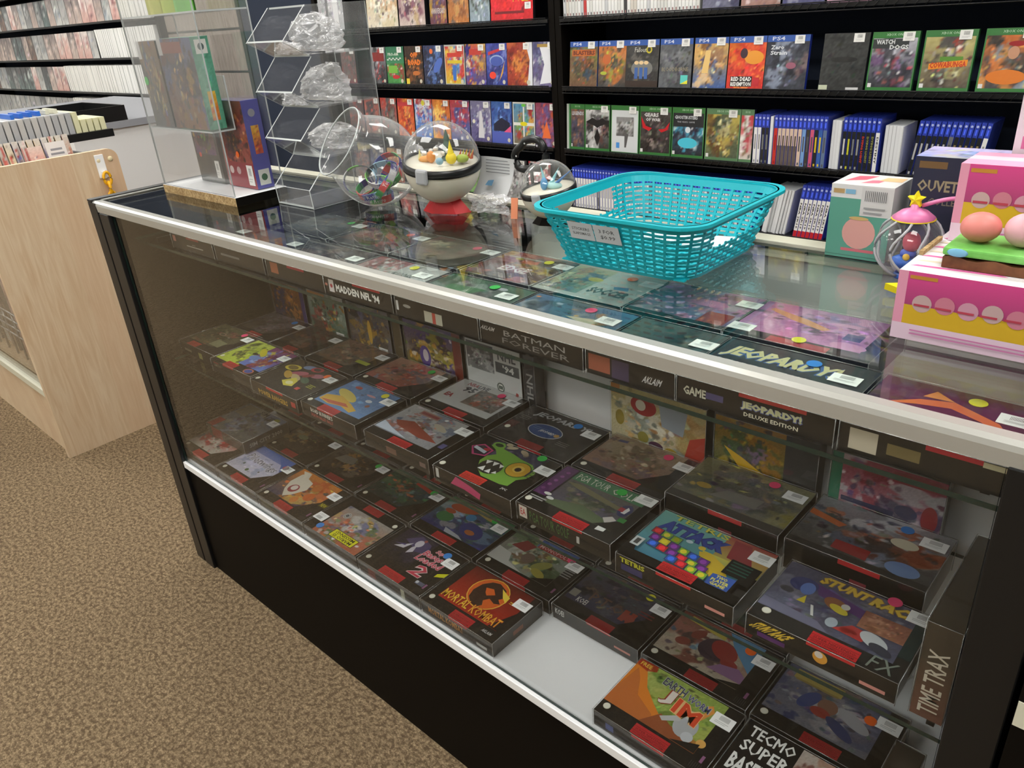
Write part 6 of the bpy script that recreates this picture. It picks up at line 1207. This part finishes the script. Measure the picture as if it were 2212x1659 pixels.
# bottom shelf
run(-.40, ZR[0], [(BL, WH if i % 9 else GY, (170, 170, 174), '') for i in range(58)], lambda i, k: ('white' if i % 9 else 'grey') + ' spined game case with blue top in the long row behind the turquoise basket', 'long row of blue topped spines on the bottom shelf', pitch=.0149)
sleeves(8, .50, ZR[0], .0100, .165, .13, 'pale grey sleeve leaning in the bundle on the bottom shelf', 'leaning grey sleeves on the bottom shelf', tilt=.16, pitch=.0115)
run(.625, ZR[0], [(BL, WH, (40, 40, 44), 'NBA 2K19', (.12, (196, 40, 50)))] * 7, lambda i, k: 'white basketball game case with red and black spine lettering, leaning on the bottom shelf', 'matching basketball game spines on the bottom shelf', tilt=.13, pitch=.0158, w=.0150, h=.19)
# upper shelf of the right bay
rg = random.Random(77)
for i in range(42):
    bod = rg.choice([WH, WH, WH, (214, 214, 210), (196, 198, 200), (206, 200, 190), (60, 60, 64), (190, 60, 60) if i % 7 == 0 else WH, (70, 150, 90) if i == 21 else WH])
    nm = {WH: 'white', (214, 214, 210): 'off-white', (196, 198, 200): 'pale grey', (206, 200, 190): 'beige', (60, 60, 64): 'black', (190, 60, 60): 'red', (70, 150, 90): 'green'}[bod]
    spine('%s spined game case packed on the right bay upper shelf' % nm, -.415 + i * .0149, ZR[3], (None, bod, (150, 110, 110) if i % 3 else (90, 90, 96), ''), h=.19, group='packed plain spines on the upper shelf of the right bay')
for i in range(12):
    pal = [[(110, 110, 130), (60, 60, 90), (190, 180, 190)], [(150, 110, 100), (206, 200, 200), (90, 70, 90)], [(70, 70, 110), (150, 150, 170), (190, 150, 150)], [(190, 150, 170), (214, 200, 206), (120, 90, 110)]][i % 4]
    cover('game case with %s glossy cover, %s face-out case on the right bay upper shelf' % (('navy', 'rosy', 'indigo', 'mauve')[i % 4], ORD[i]), .22 + i * .15, ZR[3], .142, .172, ps4(550 + i, pal), lab=False)
# shelves above the frame, seen mirrored in the counter top
for rr, z in enumerate((ZR[4], ZR[5])):
    for i in range(19):
        x = -1.95 + i * .155 + (.16 if i > 8 else 0)
        pal = [[(200, 180, 60), (60, 60, 60), (110, 90, 60)], [(190, 60, 50), (60, 50, 60), (200, 190, 180)], [(60, 90, 170), (200, 200, 210), (40, 50, 80)], [(80, 130, 80), (50, 60, 60), (200, 200, 150)], [(190, 190, 190), (110, 110, 120), (60, 60, 60)]][(i * 3 + rr) % 5]
        dn = ['yellow and black', 'red and grey', 'blue and white', 'green and olive', 'silver'][(i * 3 + rr) % 5]
        cover('game case with %s cover, %s along the %s wall shelf' % (dn, ORD[i], ('second highest', 'highest')[rr]), x, z, .14, .185, [S(600 + rr * 40 + i, pal, n=24)])

# ================================================================== FAR LEFT SHELVES AND COUNTER
shelving('wall_shelving', 'long black wall shelving at the far left with white sleeves', -8.6, -4.02, [.59, .85, 1.11, 1.37, 1.63], wire=False, back='navy')
fl = [(1.37, -8.3, 26, 0, .20), (1.11, -8.3, 22, 0, .20), (.85, -8.3, 16, 0, .20), (.59, -8.3, 16, 0, .2)]
rg = random.Random(5)
npal = [[(150, 150, 150), (70, 76, 80), (200, 200, 200)], [(190, 170, 160), (120, 110, 110), (220, 200, 190)], [(90, 110, 110), (60, 60, 66), (190, 200, 196)], [(206, 160, 150), (220, 210, 206), (150, 100, 100)], [(120, 90, 80), (60, 60, 60), (200, 180, 160)], [(200, 200, 196), (150, 150, 150), (120, 130, 140)]]
nn = ['grey', 'beige', 'green grey', 'rose', 'brown', 'pale']
rn = ['top', 'second', 'third', 'lowest']
for ri, (z, xs_, n, _, h) in enumerate(fl):
    for i in range(n):
        k = rg.randrange(6)
        if ri < 2 and i > n * .6: k = rg.choice([1, 3, 5])
        if ri == 3: k = rg.choice([0, 5, 5])
        cover('case with %s cover, %s from left in the %s far left row' % (nn[k], (ORD + ['twenty-third', 'twenty-fourth', 'twenty-fifth', 'twenty-sixth'])[i], rn[ri]), xs_ + i * .142, z, .136, h, [S(700 + ri * 30 + i, npal[k], n=14, res=.02)], lab=False, lean=-.04, group='face-out cases on the far left shelves')
    xe = xs_ + n * .142
    m = int((-4.1 - xe) / .031)
    if m > 0: sleeves(m, xe, z, .0285, .205, .15, 'white sleeve in the %s row of the far left shelves' % rn[ri], 'white sleeves in the %s far left row' % rn[ri], pitch=.031, col=(232, 232, 228), jit=.01)
ct = thing('service_counter', 'white service counter with grey top in front of the far shelves', 'counter', (-4.0, 1.5, 0))
mb = MB(); mb.box(-.96, -.50, 0, .985, .55, .795); mb.build('counter_body', 'white', ct)
mb = MB(); mb.box(-.98, -.52, .7955, 1.0, .56, .835); mb.build('counter_top', 'greytop', ct, bevel=.002)
t = thing('black_tray', 'black rectangular tray standing on the grey service counter', 'tray', (-3.30, 1.16, .8355))
mb = MB(); mb.box(-.3, -.16, 0, .3, .16, .01); mb.box(-.3, -.16, .01, -.29, .16, .08); mb.box(.29, -.16, .01, .3, .16, .08); mb.box(-.29, -.16, .01, .29, -.15, .08); mb.box(-.29, .15, .01, .29, .16, .08); mb.build('tray_shell', 'blackp', t)

# ---- maple bin unit
wd = thing('maple_bin_unit', 'maple browsing bin unit with tall side panel and glass front', 'bin unit', (-.92, .19, 0))
mb = MB(); n = 6; R0 = .03
y0, y1, zt_ = -.215, .222, .956
out = [(y0, 0), (y1, 0)] + [(y1 - R0 + R0 * math.cos(a), zt_ - R0 + R0 * math.sin(a)) for a in [math.pi / 2 * k / n for k in range(n + 1)]] + [(y0 + R0 - R0 * math.sin(a), zt_ - R0 + R0 * math.cos(a)) for a in [math.pi / 2 * k / n for k in range(n + 1)]]
m = len(out); vs = [(-.009, a, b) for a, b in out] + [(.012, a, b) for a, b in out]
mb.mesh(vs, [tuple(range(m))[::-1], tuple(range(m, 2 * m))] + [(i, (i + 1) % m, m + (i + 1) % m, m + i) for i in range(m)]); mb.build('side_panel', 'wood', wd)
mb = MB(); mb.box(-1.6, -.2, 0, -.0095, -.185, .215); mb.build('kick_board', 'wood', wd)
mb = MB(); mb.box(-1.6, -.208, .2155, -.0095, -.175, .240); mb.build('front_rail', 'cream', wd)
mb = MB(); mb.box(-1.6, -.2, .2405, -.0095, -.196, .80); mb.build('front_glass', 'pane', wd)
mb = MB(); mb.box(-1.6, -.17, .24, -.0095, .21, .252); mb.box(-1.6, -.17, .80, -.0095, .21, .812); mb.box(-1.6, .205, .253, -.0095, .218, .799); mb.build('inner_shelf', 'wood', wd)
mb = MB()
for z in (.34, .37, .40, .43): mb.tube([(-1.58, -.150, z), (-.012, -.150, z)], .004, 5)
for k in range(16): mb.tube([(-1.55 + .1 * k, -.150, .253), (-1.55 + .1 * k, -.150, .43)], .004, 5)
mb.build('wire_rack', 'steel', wd)
mb = MB(); mb.box(-1.6, -.19, .8125, -.0095, -.17, .90); mb.box(-1.6, .20, .8125, -.0095, .215, .925); mb.box(-1.6, -.16, .8125, -1.585, .19, .92); mb.build('bin_wall', 'blackp', wd)
for yy in (.158, .196):
    mb = MB(); blob(mb, (.0125, yy, .925), .004, .0085, .0085, (222, 208, 170)); mb.build('screw_cap', 'screw', wd)
for i in range(14):
    t = thing('game_case', 'wrapped case in the bin unit glass compartment, %s from its side panel' % ORD[i], 'game case', (-1.06 - i * .105, .055 + .01 * (i % 2), .2530), group='wrapped cases behind the bin unit glass')
    mb = MB(); mb.box(0, 0, 0, .09, .015, .4, (150, 150, 146)); ink(mb, (0, 0, 0), (.09, 0, 0), (0, 0, .4), [S(800 + i, npal[i % 6], n=16, res=.01)], lift=2e-4); mb.build('printed_case', 'cover', t)
hk = thing('adhesive_hook', 'white adhesive hook on the maple side panel holding the yellow chain', 'hook', (-.9078, .352, .893))
mb = MB(); mb.box(0, -.014, -.022, .003, .014, .050); mb.box(.003, -.006, -.024, .010, .006, .000); mb.build('hook_plate', 'whitelam', hk, bevel=.001)
ch = thing('plastic_chain', 'yellow plastic chain hanging from the white adhesive hook', 'chain', (-.890, .354, .876))
mb0 = MB(); mb0.tube([(.0, .0115 * math.sin(a), .020 * math.cos(a)) for a in [2 * math.pi * k / 18 for k in range(18)]], .0046, 8, closed=True)
lk = mb0.build('chain_link', 'yellow', ch)
for i in range(9):
    c = lk if i == 0 else lk.copy()
    if i: COL.objects.link(c); c.parent = ch
    c.location = (0, 0, -.006 - .031 * i); c.rotation_euler = (0, 0, .1 if i % 2 == 0 else 1.35)
for i in range(15):
    y = .04 + .022 * i
    col = [(206, 200, 170), (150, 170, 160), (190, 190, 186), (206, 70, 60), (190, 110, 60), (90, 84, 80), (214, 190, 110), (90, 100, 150), (206, 206, 206), (200, 170, 90), (190, 150, 70), (120, 120, 160), (206, 180, 100), (190, 160, 90), (170, 90, 60)][i]
    t = thing('comic_book', 'comic book with %s cover filed in the maple bin, %s from the front' % (['cream', 'sage', 'pale grey', 'red', 'orange', 'charcoal', 'straw', 'blue', 'white', 'gold', 'ochre', 'violet', 'sand', 'mustard', 'rust'][i], ORD[i]), 'comic book', (-1.115, y, .8128), (0, -.14, 0), group='comic books filed in the maple bin')
    mb = MB(); mb.box(-.003, -.009, 0, .0, .009, .185, col); ink(mb, (0, -.009, 0), (0, .018, 0), (0, 0, .185), [S(830 + i, [col, (206, 200, 190), (110, 90, 80), (190, 60, 50)], n=12, res=.004)], lift=2e-4); mb.build('comic_cover', 'carton', t)
t = thing('price_divider', 'white divider card with grey writing among the comic books', 'divider card', (-1.085, .30, .8128), (0, -.14, 0)); mb = MB(); mb.box(0, -.03, 0, .002, .03, .17, (222, 218, 216)); ink(mb, (.002, -.03, 0), (0, .06, 0), (0, 0, .17), [('r', .2, .84, .8, .88, (140, 140, 146)), ('r', .15, .76, .85, .80, (140, 140, 146)), ('r', .15, .62, .85, .65, (150, 150, 156))], lift=2e-4); mb.build('card_sheet', 'matte', t)
t = thing('red_comic_book', 'red covered comic book standing proud left of the white divider card', 'comic book', (-1.080, .235, .8128), (0, -.14, 0)); mb = MB(); mb.box(0, -.022, 0, .003, .022, .165, (200, 66, 54)); ink(mb, (.003, -.022, 0), (0, .044, 0), (0, 0, .165), [S(860, [(206, 70, 56), (220, 200, 190), (190, 60, 50)], n=12, res=.004)], lift=2e-4); mb.build('comic_cover', 'carton', t)
tr = thing('sleeve_tray', 'black tray packed with grey and cream card sleeves behind the comic bin', 'tray', (-1.62, .44, .9305))
mb = MB(); mb.box(-.14, -.20, -.003, .14, .20, .025); mb.build('tray_body', 'blackp', tr)
for i in range(16):
    c = [(176, 178, 180), (190, 190, 188)][i % 2] if i < 11 else (222, 220, 180)
    t = thing('card_sleeve', ('grey' if i < 11 else 'cream') + ' card sleeve packed upright in the black tray', 'card sleeve', (-1.60, .255 + .0235 * i, .9556), (0, 0, 0), group=('grey' if i < 11 else 'cream') + ' card sleeves in the black tray')
    mb = MB(); mb.box(-.10, 0, 0, .10, .019, .075 - (.03 if i > 11 else 0), c); mb.build('sleeve_body', 'matte', t)
for i in range(6):
    o = None; mb = MB(); mb.box(-.06, 0, 0, .06, .012, .016); o = mb.build('tab_card', 'blue' if i < 4 else 'cream', None, (-1.60, .32 + .03 * i, 1.0311)); tag(o, ('blue' if i < 4 else 'cream') + ' tab card lying over the sleeves in the black tray', 'tab card', ('blue' if i < 4 else 'cream') + ' tab cards over the packed sleeves')

# ---- neighbour to the right of the display counter
t = thing('black_cabinet', 'black cabinet standing right of the display counter with a cream notice', 'cabinet', (2.2, .2, 0))
mb = MB(); mb.box(-.43, -.22, 0, .43, .22, 1.0); mb.build('cabinet_body', 'black', t)
mb = MB(); mb.box(-.4295, -.2212, .715, -.39, -.2202, .742); mb.build('notice', 'cream', t)
